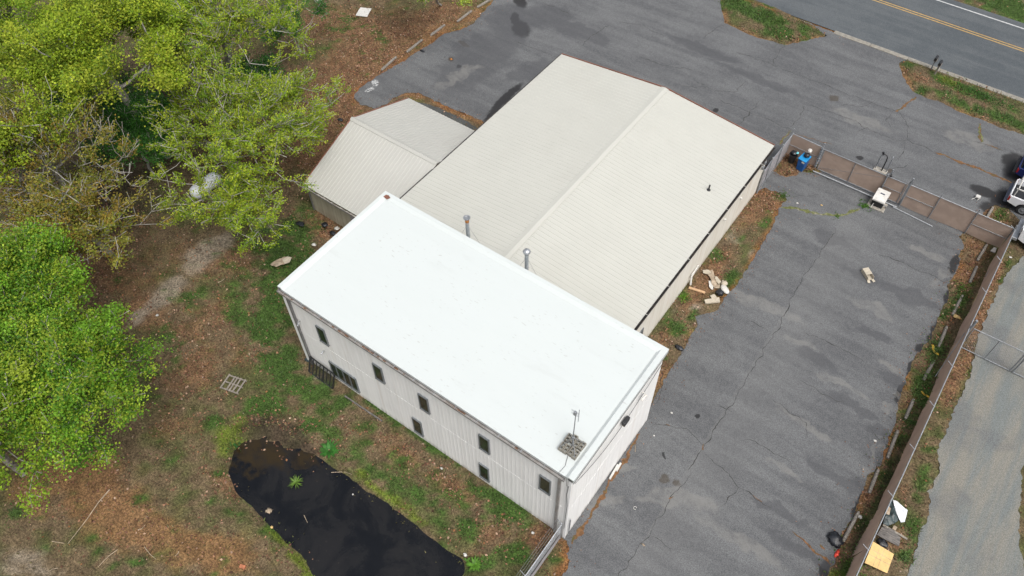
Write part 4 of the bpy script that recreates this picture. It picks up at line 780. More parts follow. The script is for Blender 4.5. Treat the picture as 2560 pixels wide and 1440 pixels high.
def side_fence():
    t = thing('screened_fence', 'grey screened fence with two swing gate leaves running to the cream building corner', 'fence', (14.98, 27.2, 0))
    pts = [(14.96, 26.95), (14.9, 28.35), (14.94, 29.9), (14.98, 31.58)]
    cloth(pts, .06, 1.86, 0, 7, 1).build('screen', M['fabric_grey'], t, inv=False)
    MB().tube([(x + .03, y, 1.9) for x, y in pts], .025, 8).build('top_rail', M['galv'], t)
    for (x, y) in pts[:3]: p = MB(); post(p, x + .05, y, 2.2, .04); p.build('post', M['galv'], t)
    p = MB(); [p.tube([(pts[i][0] + .05, pts[i][1] + .08, .12), (pts[i + 1][0] + .05, pts[i + 1][1] - .08, .12)], .02, 6) for i in range(3)]
    p.tube([(14.97, 28.35, .15), (15.0, 29.85, 1.8)], .015, 6); p.tube([(15.0, 27.0, .2), (14.97, 28.3, 1.8)], .015, 6); p.build('gate_frame', M['galv_dark'], t)
side_fence()
XF = 29.55
def right_fence():
    t = thing('screened_fence', 'long brown screened fence between the asphalt yard and the gravel drive', 'fence', (XF, 18, 0))
    cloth([(XF, 31.35), (XF, 9.6)], .02, 1.74, .16, 11, -1).build('screen', M['fabric'], t, inv=False)
    cloth([(XF, 7.4), (XF, -14)], .02, 1.7, .12, 12, -1).build('screen', M['fabric'], t, inv=False)
    cloth([(XF, 9.6), (XF, 7.4)], .02, 1.6, .28, 13, -1).build('screen', M['fabric'], t, inv=False)
    MB().tube([(XF + .02, 31.4, 1.8), (XF, 22, 1.8), (XF + .03, 12, 1.8), (XF + .02, 3.5, 1.8), (XF, -14, 1.8)], .028, 8).build('top_rail', M['galv'], t)
    for y in (31.4, 28.4, 25.5, 19.4, 16.4, 13.4, 10.35, 7.15, 4.2, 1.2, -1.8, -4.8, -7.8, -10.8, -13.8):
        p = MB(); post(p, XF + .03, y, 1.86, .03); p.tube([(XF + .03, y, 1.84), (XF - .32, y + .02, 2.05)], .018, 6); p.build('post', M['galv'], t)
    p = MB(); post(p, XF + .06, 22.5, 2.55, .075); p.build('gate_post', M['galv_dark'], t)
    MB().tube([(XF - .01, 31.3, .95), (XF - .14, 28.4, .2)], .02, 6).build('brace', M['galv_dark'], t)
    MB().tube([(XF - .05, 22.4, 1.4), (XF - .3, 19.6, .2)], .02, 6).build('brace', M['galv_dark'], t)
right_fence()
def chain(mb, p0, p1, z0, z1, step=.14, r=.004):
    p0, p1 = Vector((*p0, 0)), Vector((*p1, 0)); L = (p1 - p0).length; d = (p1 - p0) / L; H = z1 - z0
    n = int((L + H) / step)
    for i in range(n + 1):
        for sgn in (1, -1):
            a = -H + i * step; s0, s1 = max(a, 0), min(a + H, L)
            if s1 - s0 < .05: continue
            if sgn > 0: A = p0 + d * s0 + Vector((0, 0, z0 + s0 - a)); B = p0 + d * s1 + Vector((0, 0, z0 + s1 - a))
            else: A = p0 + d * s0 + Vector((0, 0, z1 - (s0 - a))); B = p0 + d * s1 + Vector((0, 0, z1 - (s1 - a)))
            mb.tube([A, B], r, 3, cap=False)
def swing_gates():
    y = 22.5; proto = []
    for i, (x0, x1, lb) in enumerate(((29.75, 32.52, 'chain link gate leaf hinged on the fence post across the gravel drive'), (35.4, 32.66, 'farther chain link gate leaf meeting its pair at the gravel drive edge'))):
        t = thing('chain_link_gate', lb, 'gate', (x0, y, 0), 'gate leaves across the gravel drive')
        f = MB(); f.tube([(x0, y, 1.9), (x1, y, 1.9)], .028, 8); f.tube([(x0, y, .1), (x1, y, .1)], .028, 8)
        for x in (x0, (x0 + x1) / 2, x1): f.tube([(x, y, .1), (x, y, 1.9)], .03 if x != x1 else .045, 8)
        f.build('gate_frame', M['galv_dark'], t); c = MB(); chain(c, (min(x0, x1), y), (max(x0, x1), y), .12, 1.88, .16); c.build('chain_link', M['galv_dark'], t)
swing_gates()
def corner_fence():
    t = thing('chain_link_fence', 'bare chain link fence with barbed wire leading from the white building corner', 'fence', (17.5, -.1, 0))
    x = 17.42; c = MB(); chain(c, (x, -9), (x, -.12), .03, 1.8, .11, .005); c.build('chain_link', M['galv'], t, inv=False)
    MB().tube([(x, -9, 1.82), (x, -.12, 1.82)], .03, 8).build('top_rail', M['galv'], t)
    MB().tube([(x, -9, .08), (x, -.12, .08)], .014, 6).build('bottom_wire', M['galv'], t)
    cl = cloth([(x + .06, -9), (x + .06, -.3)], .35, .95, 0, 21, 1).build('windscreen', M['fabric_grey'], t, inv=False)
    for y in (-.12, -3.1, -6.1, -9):
        p = MB(); post(p, x, y, 1.9, .038); p.tube([(x, y, 1.86), (x - .28, y, 2.14)], .018, 6); p.build('post', M['galv'], t)
    p = MB(); [p.tube([(x - .09 * k, -9, 1.9 + .09 * k), (x - .09 * k, -.12, 1.9 + .09 * k)], .006, 4) for k in (1, 2, 3)]; p.build('barbed_wire', M['galv_dark'], t)
corner_fence()
def gate_operator():
    c = G(2204, 492, 1.0); x, y = 21.87, 30.6; t = thing('gate_operator', 'white topped gate opener cabinet on a concrete pad by the sliding gate', 'gate opener', (x, y, 0))
    MB().box((x - .55, y - .5, 0), (x + .6, y + .38, .1)).build('pad', M['concrete'], t, bevel=.02)
    MB().box((x - .36, y - .3, .1), (x + .38, y + .32, .62)).build('cabinet', M['black_paint'], t, bevel=.02)
    b = MB(); b.add([(x - .40, y - .48, .80), (x + .42, y - .48, .80), (x + .42, y + .0, .97), (x - .40, y + .0, .97), (x - .4, y + .46, 1.04), (x + .42, y + .46, 1.04), (x - .40, y - .48, .68), (x + .42, y - .48, .68), (x + .42, y + .46, .68), (x - .4, y + .46, .68)], [(0, 1, 2, 3), (3, 2, 5, 4), (6, 9, 8, 7), (0, 6, 7, 1), (4, 5, 8, 9), (1, 7, 8, 5, 2), (0, 3, 4, 9, 6)])
    b.build('cover', M['offwhite'], t, bevel=.02); MB().box((x - .12, y + .03, .985), (x + .16, y + .13, 1.0)).build('name_plate', M['ink'], t)
    MB().tube([(x - .2, y - .4, .4), (x - .22, y - .6, .12)], .02, 6).build('cable', M['offwhite'], t)
    MB().tube([(x + .38, y - .1, .3), (x + .55, y - .1, .3), (x + .58, y - .05, .1)], .03, 6).build('conduit', M['galv_dark'], t)
gate_operator()
def keypad():
    x, y = 20.95, 33.9; t = thing('keypad_stand', 'curved black keypad post between two steel guard posts outside the gate', 'keypad stand', (x, y, 0))
    MB().box((x - .5, y - .25, 0), (x + .4, y + .2, .06)).build('pad', M['concrete'], t, bevel=.02)
    MB().tube([(x + .02, y - .05, .05), (x + .02, y - .02, .9), (x, y + .03, 1.15), (x - .1, y + .06, 1.3), (x - .28, y + .06, 1.32), (x - .38, y + .06, 1.3)], .04, 8).build('post', M['black_paint'], t, smooth=True)
    MB().box((x - .46, y - .0, 1.22), (x - .3, y + .12, 1.46)).build('keypad', M['black'], t, bevel=.015)
    for dx, h in ((-.42, 1.28), (.32, 1.22)): MB().tube([(x + dx, y, .0), (x + dx, y, h), (x + dx, y + .05, h + .1), (x + dx - .02, y + .16, h + .13)], .035, 8).build('guard_post', M['galv_dark'], t)
keypad()
MB().tube([G(2232, 517, .06), G(2331, 566, .06)], .035, 8).build('steel_pipe', M['galv'])
tag(bpy.data.objects['steel_pipe'], 'long steel pipe lying on the asphalt along the brown fence', 'pipe')

# ------------------------------------------------------------------ bins by the fence
def blue_bin():
    x, y = 16.42, 30.85; t = thing('wheelie_bin', 'blue wheeled rubbish bin with trash on its lid beside the sliding gate', 'bin', (x, y, 0), rz=math.radians(-8)); t['local'] = 1
    b = MB(); w0, w1, d0, d1 = .23, .29, .26, .34; b.add([(-w0, -d0, .04), (w0, -d0, .04), (w0, d0, .04), (-w0, d0, .04), (-w1, -d1, 1.02), (w1, -d1, 1.02), (w1, d1, 1.02), (-w1, d1, 1.02)], [(0, 3, 2, 1), (4, 5, 6, 7), (0, 1, 5, 4), (1, 2, 6, 5), (2, 3, 7, 6), (3, 0, 4, 7)]); b.build('body', M['blue'], t, bevel=.04)
    b = MB(); b.add([(-.31, -.38, 1.03), (.31, -.38, 1.03), (.31, .36, 1.03), (-.31, .36, 1.03), (-.31, -.38, 1.07), (.31, -.38, 1.07), (.29, .34, 1.13), (-.29, .34, 1.13)], [(0, 3, 2, 1), (4, 5, 6, 7), (0, 1, 5, 4), (1, 2, 6, 5), (2, 3, 7, 6), (3, 0, 4, 7)]); b.build('lid', M['blue_light'], t, bevel=.02)
    MB().box((.02, -.36, .84), (.22, -.342, .97)).build('label_plate', M['offwhite'], t); MB().tube([(-.22, .38, .98), (.22, .38, .98)], .018, 6).build('handle', M['blue'], t)
    for s_ in (-1, 1): MB().tube([(s_ * .24, .28, .1), (s_ * .3, .28, .1)], .1, 12).build('wheel', M['rubber'], t)
blue_bin()
def lump(name, c, r, m, seed, label, cat, sq=1., n=2, amp=.25, fr=2.2):
    bm = bmesh.new(); bmesh.ops.create_icosphere(bm, subdivisions=n + 1, radius=1)
    for v in bm.verts:
        k = 1 + amp * mnoise.fractal(v.co * fr + Vector((seed * 5.1, seed, 0)), 1., 2., 3); v.co = Vector((v.co.x * r[0] * k, v.co.y * r[1] * k, max(v.co.z, -.75) * r[2] * k))
    me = bpy.data.meshes.new(name); bm.to_mesh(me); bm.free(); me.materials.append(m); o = bpy.data.objects.new(name, me); COL.objects.link(o); o.location = c
    me.polygons.foreach_set('use_smooth', [True] * len(me.polygons))
    return tag(o, label, cat)
lump('trash_bag', (16.48, 30.95, 1.24), (.19, .2, .15), M['bag'], 1, 'black trash bag lying on the blue bin lid', 'trash bag')
lump('crumpled_paper', (16.52, 31.12, 1.52), (.13, .14, .16), M['offwhite'], 2, 'crumpled pale paper bundle on top of the black bag on the blue bin', 'paper', amp=.5)
def dark_bin():
    x, y = 15.62, 31.02; t = thing('trash_can', 'round dark trash can full of rubbish in the fence corner', 'trash can', (x, y, 0))
    MB().lathe([(.20, .0), (.22, .3), (.27, .78), (.28, .82), (.25, .82), (.22, .5)], (x, y, .01), 20).build('body', M['black_paint'], t, smooth=False)
    for s_ in (-1, 1): MB().bar((x + s_ * .28, y - .05, .7), (x + s_ * .28, y + .07, .7), .03, .04).build('handle', M['black'], t)
dark_bin()
lump('trash_bag', (15.6, 31.08, .88), (.22, .2, .12), M['bag'], 3, 'black trash bag stuffed in the round dark can', 'trash bag')
lump('plastic_bottle', (15.82, 31.1, .96), (.08, .11, .07), M['teal'], 4, 'light blue plastic jug resting on the dark trash can', 'jug')

# ------------------------------------------------------------------ wheel stops
WS = [((2466, 613), (2442, 653), 'dark rotten parking stop in the fence corner litter'), ((2441, 668), (2423, 708), 'second parking stop from the fence corner, in red leaves'), ((2405, 740), (2380, 789), 'third parking stop from the fence corner, beside green weeds'), ((2366, 818), (2345, 869), 'parking stop just above the long yellow strip'), ((2334, 903), (2308, 951), 'parking stop next to the small green box'),
      ((2283, 1000), (2262, 1049), 'parking stop just below the bent yellow strip'), ((2243.4, 1078), (2217.4, 1146.7), 'long parking stop two places above the brick'), ((2194.5, 1175.7), (2171.6, 1233.8), 'parking stop directly above the brick'), ((2145.6, 1281), (2105.9, 1356), 'parking stop between the brick and the black bag'),
      ((991, 144), (954, 177), 'parking stop nearest the annex, left edge of the lot'), ((1056, 101), (1017, 132), 'parking stop beside the black oily debris at the lot edge'), ((1112, 64), (1077, 90), 'parking stop in orange pine needles, third from the annex'), ((1179, 29), (1143, 56), 'parking stop fourth from the annex at the lot edge'), ((1227, 0), (1193, 20), 'half buried parking stop at the top of the lot edge'), ((2481, 520), (2466, 545), 'short parking stop in leaves behind the white pickup')]
proto = None
for a, b, lb in WS:
    A = np.array(G(*a)); B = np.array(G(*b)); c = (A + B) / 2; L = np.linalg.norm(B - A); ang = math.atan2(B[1] - A[1], B[0] - A[0])
    if proto is None:
        mb = MB(); prof = [(-.09, 0), (.09, 0), (.085, .07), (.05, .13), (-.05, .13), (-.085, .07)]; n = len(prof)
        for k in range(9):
            x = -1 + k / 4; j = 1 if 0 < k < 8 else .8
            mb.v += [(x, y * j + random.uniform(-.006, .006), z * j + random.uniform(-.006, .006)) for y, z in prof]
        for k in range(8):
            for i in range(n): mb.f.append((k * n + i, k * n + (i + 1) % n, (k + 1) * n + (i + 1) % n, (k + 1) * n + i))
        mb.f.append(tuple(range(n))); mb.f.append(tuple(8 * n + i for i in range(n))); proto = mb.build('parking_stop', M['stop']); o = proto
    else: o = proto.copy(); COL.objects.link(o)
    o.location = (c[0], c[1], .03); o.rotation_euler = (0, 0, ang); o.scale = (L / 2, 1, 1); tag(o, lb, 'parking stop', 'parking stops along the lot edges')

# ------------------------------------------------------------------ vehicles
def wheel(t, x, y, r, w_, rim, side):
    p = MB().tube([(x, y - w_ / 2, r), (x, y + w_ / 2, r)], r, 24); o = p.build('wheel', M['rubber'], t, bevel=.02)
    yy = y + side * (w_ / 2 + .004); q = MB().lathe([(r * .62, 0), (r * .6, side * .02), (r * .45, -side * .0), (r * .2, side * .015), (.05, side * .03)], (x, yy, r), 20, 'y'); q.build('rim', rim, o)
def side_body(t, name, m, prof, y0, y1, bev=.03):
    mb = MB(); n = len(prof); tris = tessellate_polygon([[Vector((x, z, 0)) for x, z in prof]])
    mb.add([(x, y0, z) for x, z in prof] + [(x, y1, z) for x, z in prof], [tuple(q) for q in tris] + [tuple(i + n for i in q)[::-1] for q in tris] + [(i, (i + 1) % n, (i + 1) % n + n, i + n) for i in range(n)]); return mb.build(name, m, t, bevel=bev)
def pickup(x, y0, paint, label, rack, dark=False, gr=None):
    """rear bumper at x, truck pointing to +x, near side y0"""
    W = 1.95; t = thing('pickup_truck', label, 'pickup truck', (x, y0 + W / 2, 0))
    def arch(cx, r=.47, z=.42): return [(cx + r * math.cos(a), z + r * math.sin(a)) for a in np.linspace(math.radians(172), math.radians(8), 9)]
    bed = [(x + .06, .62), (x + .55, .50)] + arch(x + 1.15) + [(x + 2.2, .50), (x + 2.2, 1.12), (x + .08, 1.12)]
    for ya, yb in ((y0, y0 + .11), (y0 + W - .11, y0 + W)): side_body(t, 'bed_side', paint, bed, ya, yb, .02)
    MB().box((x + .02, y0 + .11, .62), (x + .1, y0 + W - .11, 1.12)).build('tailgate', paint, t, bevel=.015)
    MB().box((x + .1, y0 + .11, .66), (x + 2.2, y0 + W - .11, .72)).build('bed_floor', M['black'], t)
    cab = [(x + 2.22, .48), (x + 4.1, .48), (x + 4.1, 1.15), (x + 3.75, 1.2), (x + 3.3, 1.72), (x + 2.45, 1.76), (x + 2.25, 1.2)]
    cb = side_body(t, 'cab', paint, cab, y0 + .03, y0 + W - .03, .06)
    hood = [(x + 4.11, .48), (x + 4.2, .5)] + arch(x + 4.55) + [(x + 5.2, .5), (x + 5.25, .95), (x + 5.05, 1.08), (x + 4.11, 1.17)]
    side_body(t, 'front_body', paint, hood, y0 + .02, y0 + W - .02, .06)
    for ya, yb in ((y0 + .015, y0 + .035), (y0 + W - .035, y0 + W - .015)): side_body(t, 'side_window', M['glass'], [(x + 2.42, 1.2), (x + 3.6, 1.2), (x + 3.24, 1.62), (x + 2.5, 1.64)], ya, yb, 0)
    MB().add([(x + 2.235, y0 + .2, 1.24), (x + 2.235, y0 + W - .2, 1.24), (x + 2.42, y0 + W - .28, 1.68), (x + 2.42, y0 + .28, 1.68), (x + 2.26, y0 + .2, 1.24), (x + 2.26, y0 + W - .2, 1.24), (x + 2.44, y0 + W - .28, 1.68), (x + 2.44, y0 + .28, 1.68)], [(0, 1, 2, 3), (7, 6, 5, 4), (0, 4, 5, 1), (1, 5, 6, 2), (2, 6, 7, 3), (3, 7, 4, 0)]).build('rear_window', M['glass'], t)
    MB().box((x - .14, y0 + .03, .48), (x + .04, y0 + W - .03, .66)).build('bumper', M['ink'] if not dark else M['black'], t, bevel=.03)
    for yy in (y0 - .004, y0 + W - .13): MB().box((x + .015, yy, .72), (x + .14, yy + .135, 1.06)).build('tail_light', M['tail'], t, bevel=.015)
    for wx in (x + 1.15, x + 4.55): wheel(t, wx, y0 + .13, .38, .25, M['galv_dark'], -1); wheel(t, wx, y0 + W - .13, .38, .25, M['galv_dark'], 1)
    if rack:
        mb = MB(); zt = 1.75
        for yy in (y0 + .09, y0 + W - .09):
            for xx in (x + .25, x + 2.05): mb.bar((xx, yy, 1.1), (xx, yy, zt), .06, .06)
            mb.bar((x + .15, yy, zt), (x + 4.4, yy, zt), .06, .06)
        for xx in (x + .25, x + .7, x + 2.05, x + 3.6): mb.bar((xx, y0 + .08, zt + .061), (xx, y0 + W - .08, zt + .061), .06, .06)
        mb.build('ladder_rack', M['offwhite'], t)
    return t
pickup(28.55, 35.15, M['white_paint'], 'white pickup truck with ladder rack parked at the right lot edge', True)
M['navy'] = mat('navy_paint', (.008, .015, .07), .3, var=.1)
pickup(28.30, 38.1, M['navy'], 'dark blue pickup truck beyond the white pickup', False, True)
t = thing('barrel', 'blue barrel with white lid standing in the dark pickup bed', 'barrel', (28.85, 38.9, .72)); MB().lathe([(.27, 0), (.29, .1), (.28, .45), (.29, .8), (.27, .86)], (28.85, 38.9, .725), 20).build('drum', M['blue'], t); MB().lathe([(.28, 0), (.28, .04), (.24, .06)], (28.85, 38.9, 1.587), 20).build('lid', M['offwhite'], t)
t = thing('box', 'tan equipment box at the tail of the dark pickup', 'box', (28.9, 39.6, .72)); MB().box((28.6, 39.3, .725), (29.3, 39.9, 1.35)).build('body', M['offwhite'], t, bevel=.02)
def service_truck():
    x, y0, W = 29.98, 32.2, 2.0; t = thing('service_truck', 'white utility body truck with red stripe parked outside the fence corner', 'truck', (x, y0 + W / 2, 0))
    def arch(cx, r=.46, z=.40): return [(cx + r * math.cos(a), z + r * math.sin(a)) for a in np.linspace(math.radians(170), math.radians(10), 9)]
    side = [(x + .12, .62), (x + .42, .5)] + arch(x + 1.0) + [(x + 2.5, .5), (x + 2.5, 1.45), (x + .02, 1.45)]
    for ya, yb in ((y0, y0 + .42), (y0 + W - .42, y0 + W)): side_body(t, 'tool_box_side', M['white_paint'], side, ya, yb, .02)
    MB().box((x + .05, y0 + .42, .62), (x + 2.5, y0 + W - .42, .75)).build('bed_floor', M['galv_dark'], t); MB().box((x + .02, y0 + .42, .75), (x + .08, y0 + W - .42, 1.2)).build('tailgate', M['white_paint'], t)
    MB().box((x - .2, y0 + .02, .40), (x + .1, y0 + W - .02, .6)).build('bumper', M['galv'], t, bevel=.02)
    side_body(t, 'cab', M['white_paint'], [(x + 2.52, .48), (x + 4.6, .48), (x + 4.6, 1.25), (x + 4.2, 1.3), (x + 3.7, 1.95), (x + 2.7, 1.98), (x + 2.54, 1.3)], y0 + .03, y0 + W - .03, .06)
    side_body(t, 'front_body', M['white_paint'], [(x + 4.61, .48), (x + 4.8, .5)] + arch(x + 5.15) + [(x + 5.8, .5), (x + 5.85, 1.05), (x + 5.6, 1.18), (x + 4.61, 1.27)], y0 + .02, y0 + W - .02, .06)
    for ya in (y0 + .014, y0 + W - .034): side_body(t, 'side_window', M['glass'], [(x + 2.8, 1.32), (x + 4.0, 1.32), (x + 3.62, 1.86), (x + 2.85, 1.86)], ya, ya + .02, 0)
    for wx in (x + 1.0, x + 5.15): wheel(t, wx, y0 + .12, .39, .26, M['white_paint'], -1); wheel(t, wx, y0 + W - .12, .39, .26, M['white_paint'], 1)
    y = y0 - .004
    MB().box((x + .55, y, 1.16), (x + .85, y0 + .002, 1.42)).build('red_stripe', M['red'], t); MB().box((x + .9, y, 1.3), (x + 1.5, y0 + .002, 1.42)).build('orange_stripe', M['orange'], t); MB().box((x + .88, y, 1.16), (x + 1.4, y0 + .002, 1.26)).build('teal_logo', M['teal'], t)
    cu = bpy.data.curves.new('lettering', 'FONT'); cu.body = 'HOM'; cu.size = .3; cu.extrude = .003; o = bpy.data.objects.new('lettering', cu); COL.objects.link(o)
    o.rotation_euler = (math.radians(90), 0, 0)
    dg = bpy.context.evaluated_depsgraph_get(); me = bpy.data.meshes.new_from_object(o.evaluated_get(dg)); bpy.data.objects.remove(o); o = bpy.data.objects.new('lettering', me); COL.objects.link(o); me.materials.clear(); me.materials.append(M['ink'])
    o.rotation_euler = (math.radians(90), 0, 0); o.parent = t; o.location = (.62, -W / 2 - .006, .9)
    mb = MB(); [mb.bar((xx, yy, 1.45), (xx, yy, 2.0), .05, .05) for xx in (x + .2, x + 2.3) for yy in (y0 + .2, y0 + W - .2)]; [mb.bar((x + .1, yy, 2.0), (x + 4.2, yy, 2.0), .05, .05) for yy in (y0 + .2, y0 + W - .2)]; mb.build('ladder_rack', M['galv_dark'], t)
service_truck()

# ------------------------------------------------------------------ mailboxes
def mailbox(px, lb, seed):
    x, y, _ = G(*px); t = thing('mailbox', lb, 'mailbox', (x, y, 0), 'mailboxes at the roadside')
    MB().bar((x, y, -.02), (x, y, 1.0), .1, .1).build('post', M['wood'] if seed else M['galv_dark'], t)
    prof = [(-.1, 0)] + [(.1 * math.cos(a), .12 + .1 * math.sin(a)) for a in np.linspace(math.pi, 0, 9)] + [(.1, 0)]; mb = MB(); n = len(prof)
    mb.add([(x + a, y - .22, 1.0 + b) for a, b in prof] + [(x + a, y + .3, 1.0 + b) for a, b in prof], [tuple(range(n))[::-1], tuple(range(n, 2 * n))] + [(i, (i + 1) % n, (i + 1) % n + n, i + n) for i in range(n)]); mb.build('box', M['black_paint'], t)
    MB().box((x - .12, y - .18, .93), (x + .12, y + .26, .998)).build('bracket', M['wood'], t)
    if seed: MB().box((x + .06, y - .14, .6), (x + .1, y - .0, .92)).build('newspaper_tube', M['offwhite'], t)
mailbox((2326, 176), 'black mailbox on the left post at the road edge', 0); mailbox((2336, 188), 'black mailbox with a white tube on the right post at the road edge', 1)

# ------------------------------------------------------------------ litter and loose things
def slab(name, px, z, th, m, label, cat, bend=0, jag=0, tilt=0, group=None):
    P = [np.array(G(*p, z)) for p in px]; pl = [tuple(p[:2]) for p in P]
    if jag: pl = rough_poly(pl, .12, jag, len(px) + int(px[0][0]))
    c = np.mean(np.array(pl), 0); loc_ = [(x - c[0], y - c[1]) for x, y in pl]; A_ = np.array(loc_); lo_, hi_ = A_.min(0), A_.max(0); st_ = .11; Q_ = np.array([(a, b) for a in np.arange(lo_[0], hi_[0], st_) for b in np.arange(lo_[1], hi_[1], st_)])
    Q_ = Q_[inpoly(Q_, loc_)]; Q_ = Q_[distpoly(Q_, loc_) > .04] if len(Q_) else Q_; nn_ = len(loc_); rr_ = delaunay_2d_cdt([Vector(p) for p in loc_] + [Vector(p) for p in Q_], [(i, (i + 1) % nn_) for i in range(nn_)], [], 1, 1e-5)
    VV = [(v.x, v.y) for v in rr_[0]]; nv = len(VV); fs_ = [tuple(f) for f in rr_[2]]; from collections import Counter
    ed = Counter(tuple(sorted((f[k], f[(k + 1) % len(f)]))) for f in fs_ for k in range(len(f))); mb = MB()
    mb.add([(x, y, 0) for x, y in VV] + [(x, y, th) for x, y in VV], [f[::-1] for f in fs_] + [tuple(i + nv for i in f) for f in fs_] + [(a, b, b + nv, a + nv) for (a, b), q in ed.items() if q == 1])
    mb.v = [(x, y, zz + .45 * bend * mnoise.noise(Vector((x * 6.5, y * 6.5, px[0][0] * .3))) + bend * mnoise.noise(Vector((x * 2.1, y * 2.1, px[0][0] * .1))) + abs(bend) * .3) for x, y, zz in mb.v]
    o = mb.build(name, m); o.location = (c[0], c[1], z); o.rotation_euler = (tilt, tilt * .6, 0); return tag(o, label, cat, group)
slab('white_board', [(901, 19), (929, 22), (918, 43), (889, 39)], .04, .02, M['offwhite'], 'flat white board lying in the leaves at the top of the lot', 'board', .02)
slab('cardboard_sheet', [(676, 662), (690, 650), (712, 642), (727, 648), (722, 656), (700, 662), (690, 668)], .05, .02, M['card'], 'torn tan cardboard in the grass beside the white building', 'cardboard', .1, .06)
slab('cardboard_sheet', [(706, 650), (718, 642), (730, 644), (724, 655), (712, 660)], .13, .02, M['card_pale'], 'small pale cardboard flap on top of the torn tan sheet', 'cardboard', .05, .03)
# pile beside the cream building
slab('cardboard_sheet', [(1765, 680), (1778, 678), (1787, 692), (1800, 712), (1798, 722), (1785, 722), (1775, 700)], .06, .03, M['card'], 'long crumpled brown cardboard in the litter pile by the cream wall', 'cardboard', .12, .07)
slab('cardboard_sheet', [(1786, 691), (1793, 692), (1803, 706), (1797, 712), (1790, 704)], .14, .025, M['card_pale'], 'pale cardboard strip lying on the crumpled brown cardboard', 'cardboard', .05, .03)
slab('cardboard_sheet', [(1771, 703), (1776, 701), (1783, 714), (1782, 726), (1777, 724), (1771, 716)], .05, .02, M['offwhite'], 'torn white cardboard at the wall side of the litter pile', 'cardboard', .06, .05)
slab('cardboard_sheet', [(1757, 675), (1772, 675), (1777, 682), (1768, 686), (1758, 683)], .16, .02, M['card_pale'], 'pale flap at the far end of the litter pile', 'cardboard', .05, .04)
slab('cardboard_box', [(1760, 752), (1797, 746), (1799, 757), (1763, 761)], .04, .12, M['card_pale'], 'flattened pale cardboard box lying nearest the white building', 'cardboard box', .02)
slab('cardboard_sheet', [(1774, 740), (1785, 735), (1792, 744), (1780, 748)], .1, .02, M['card_pale'], 'small ragged pale cardboard touching the flattened box', 'cardboard', .06, .04)
lump('cushion', (*G(1812, 723, .15)[:2], .15), (.36, .2, .12), M['offwhite'], 12, 'off white cushion at the asphalt edge of the litter pile', 'cushion', amp=.12); bpy.data.objects['cushion'].rotation_euler.z = -.5
lump('foam_scrap', (*G(1810, 709, .1)[:2], .1), (.2, .22, .12), M['card_pale'], 13, 'cream foam scrap above the cushion in the litter pile', 'foam', amp=.5)
lump('trash_bag', (*G(1800, 731, .14)[:2], .12), (.24, .22, .17), M['bag'], 14, 'black trash bag under the cushion at the asphalt edge', 'trash bag')
MB().tube([G(1722, 719, .09), G(1763, 732, .09)], .085, 12).build('cardboard_tube', M['tan_tube']); tag(bpy.data.objects['cardboard_tube'], 'tan cardboard tube lying by the cream wall', 'tube')
MB().tube([G(1705, 775, .03), G(1711, 781, .03)], .02, 6).build('wood_scrap', M['stick']); tag(bpy.data.objects['wood_scrap'], 'small pale stick near the flattened box', 'stick')
lump('trash_bag', (*G(1698, 869, .06)[:2], .06), (.28, .14, .09), M['bag'], 15, 'flat black bag in the weeds close to the white building corner', 'trash bag', amp=.5)
def open_box(px, ang, label):
    x, y, _ = G(*px); t = thing('cardboard_box', label, 'cardboard box', (x, y, .02), rz=ang); t['local'] = 1
    b = MB(); L, W, H, q = .38, .2, .26, .015
    b.box((-L, -W, 0), (L, W, q)); b.box((-L, -W, q), (-L + q, W, H)); b.box((-L + q, -W, q), (L, -W + q, H)); b.box((-L + q, W - q, q), (L, W, H)); b.box((-L, -W, H + .001), (L * .35, W, H + q)); b.build('body', M['card_pale'], t)
    for s_ in (-1, 1): MB().bar((L, s_ * W * .6, .06), (L + .2, s_ * W * .9, .03), .16, .012).build('flap', M['card_pale'], t)
open_box((2167, 689), -.72, 'open cardboard box lying alone on the yard asphalt')
def pallet():
    a, b, c, d = [np.array(G(*p, .06)) for p in ((573, 935), (617, 952), (596, 988), (549, 970))]; ctr = (a + b + c + d) / 4; ang = math.atan2((a - d)[1], (a - d)[0])
    t = thing('wooden_pallet', 'weathered wooden pallet lying in the grass', 'pallet', (ctr[0], ctr[1], .01), rz=ang); t['local'] = 1
    L = np.linalg.norm(a - d); W = np.linalg.norm(b - a)
    s_ = MB(); [s_.box((-.03 + xx, -W / 2, .02), (.03 + xx, W / 2, .1)) for xx in (-L / 2 + .06, 0, L / 2 - .06)]; s_.build('stringer', M['wood'], t)
    for yy in (-.43, -.2, -.02, .13, .45): MB().box((-L / 2, yy * W - .045, .1), (L / 2, yy * W + .045, .12)).build('deck_board', M['wood'], t)
pallet()
def rack():
    bl, br = np.array(G(773, 930, .0)), np.array(G(832, 972, .0)); tl, tr = np.array(G(775, 891, .95)), np.array(G(836, 936, .95))
    t = thing('metal_rack', 'black metal ramp gate leaning against the white building wall', 'metal gate', tuple((bl + br) / 2))
    f = MB()
    for a, b in ((bl, br), (tl, tr), (bl, tl), (br, tr)): f.bar(a, b, .06, .06)
    f.build('frame', M['black_paint'], t)
    for k in (1, 2, 3, 4, 5, 6):
        u = k / 7; MB().bar(bl + (br - bl) * u, tl + (tr - tl) * u, .07 if k == 4 else .04, .04).build('bar', M['black_paint'], t)
    m_ = MB(); 
    for k in range(1, 30):
        u = k / 30; A = bl + (br - bl) * u; B = tl + (tr - tl) * u; m_.tube([A, B], .004, 3, cap=False)
    for k in range(1, 16): u = k / 16; m_.tube([bl + (tl - bl) * u, br + (tr - br) * u], .004, 3, cap=False)
    m_.build('wire_mesh', M['black'], t)
rack()
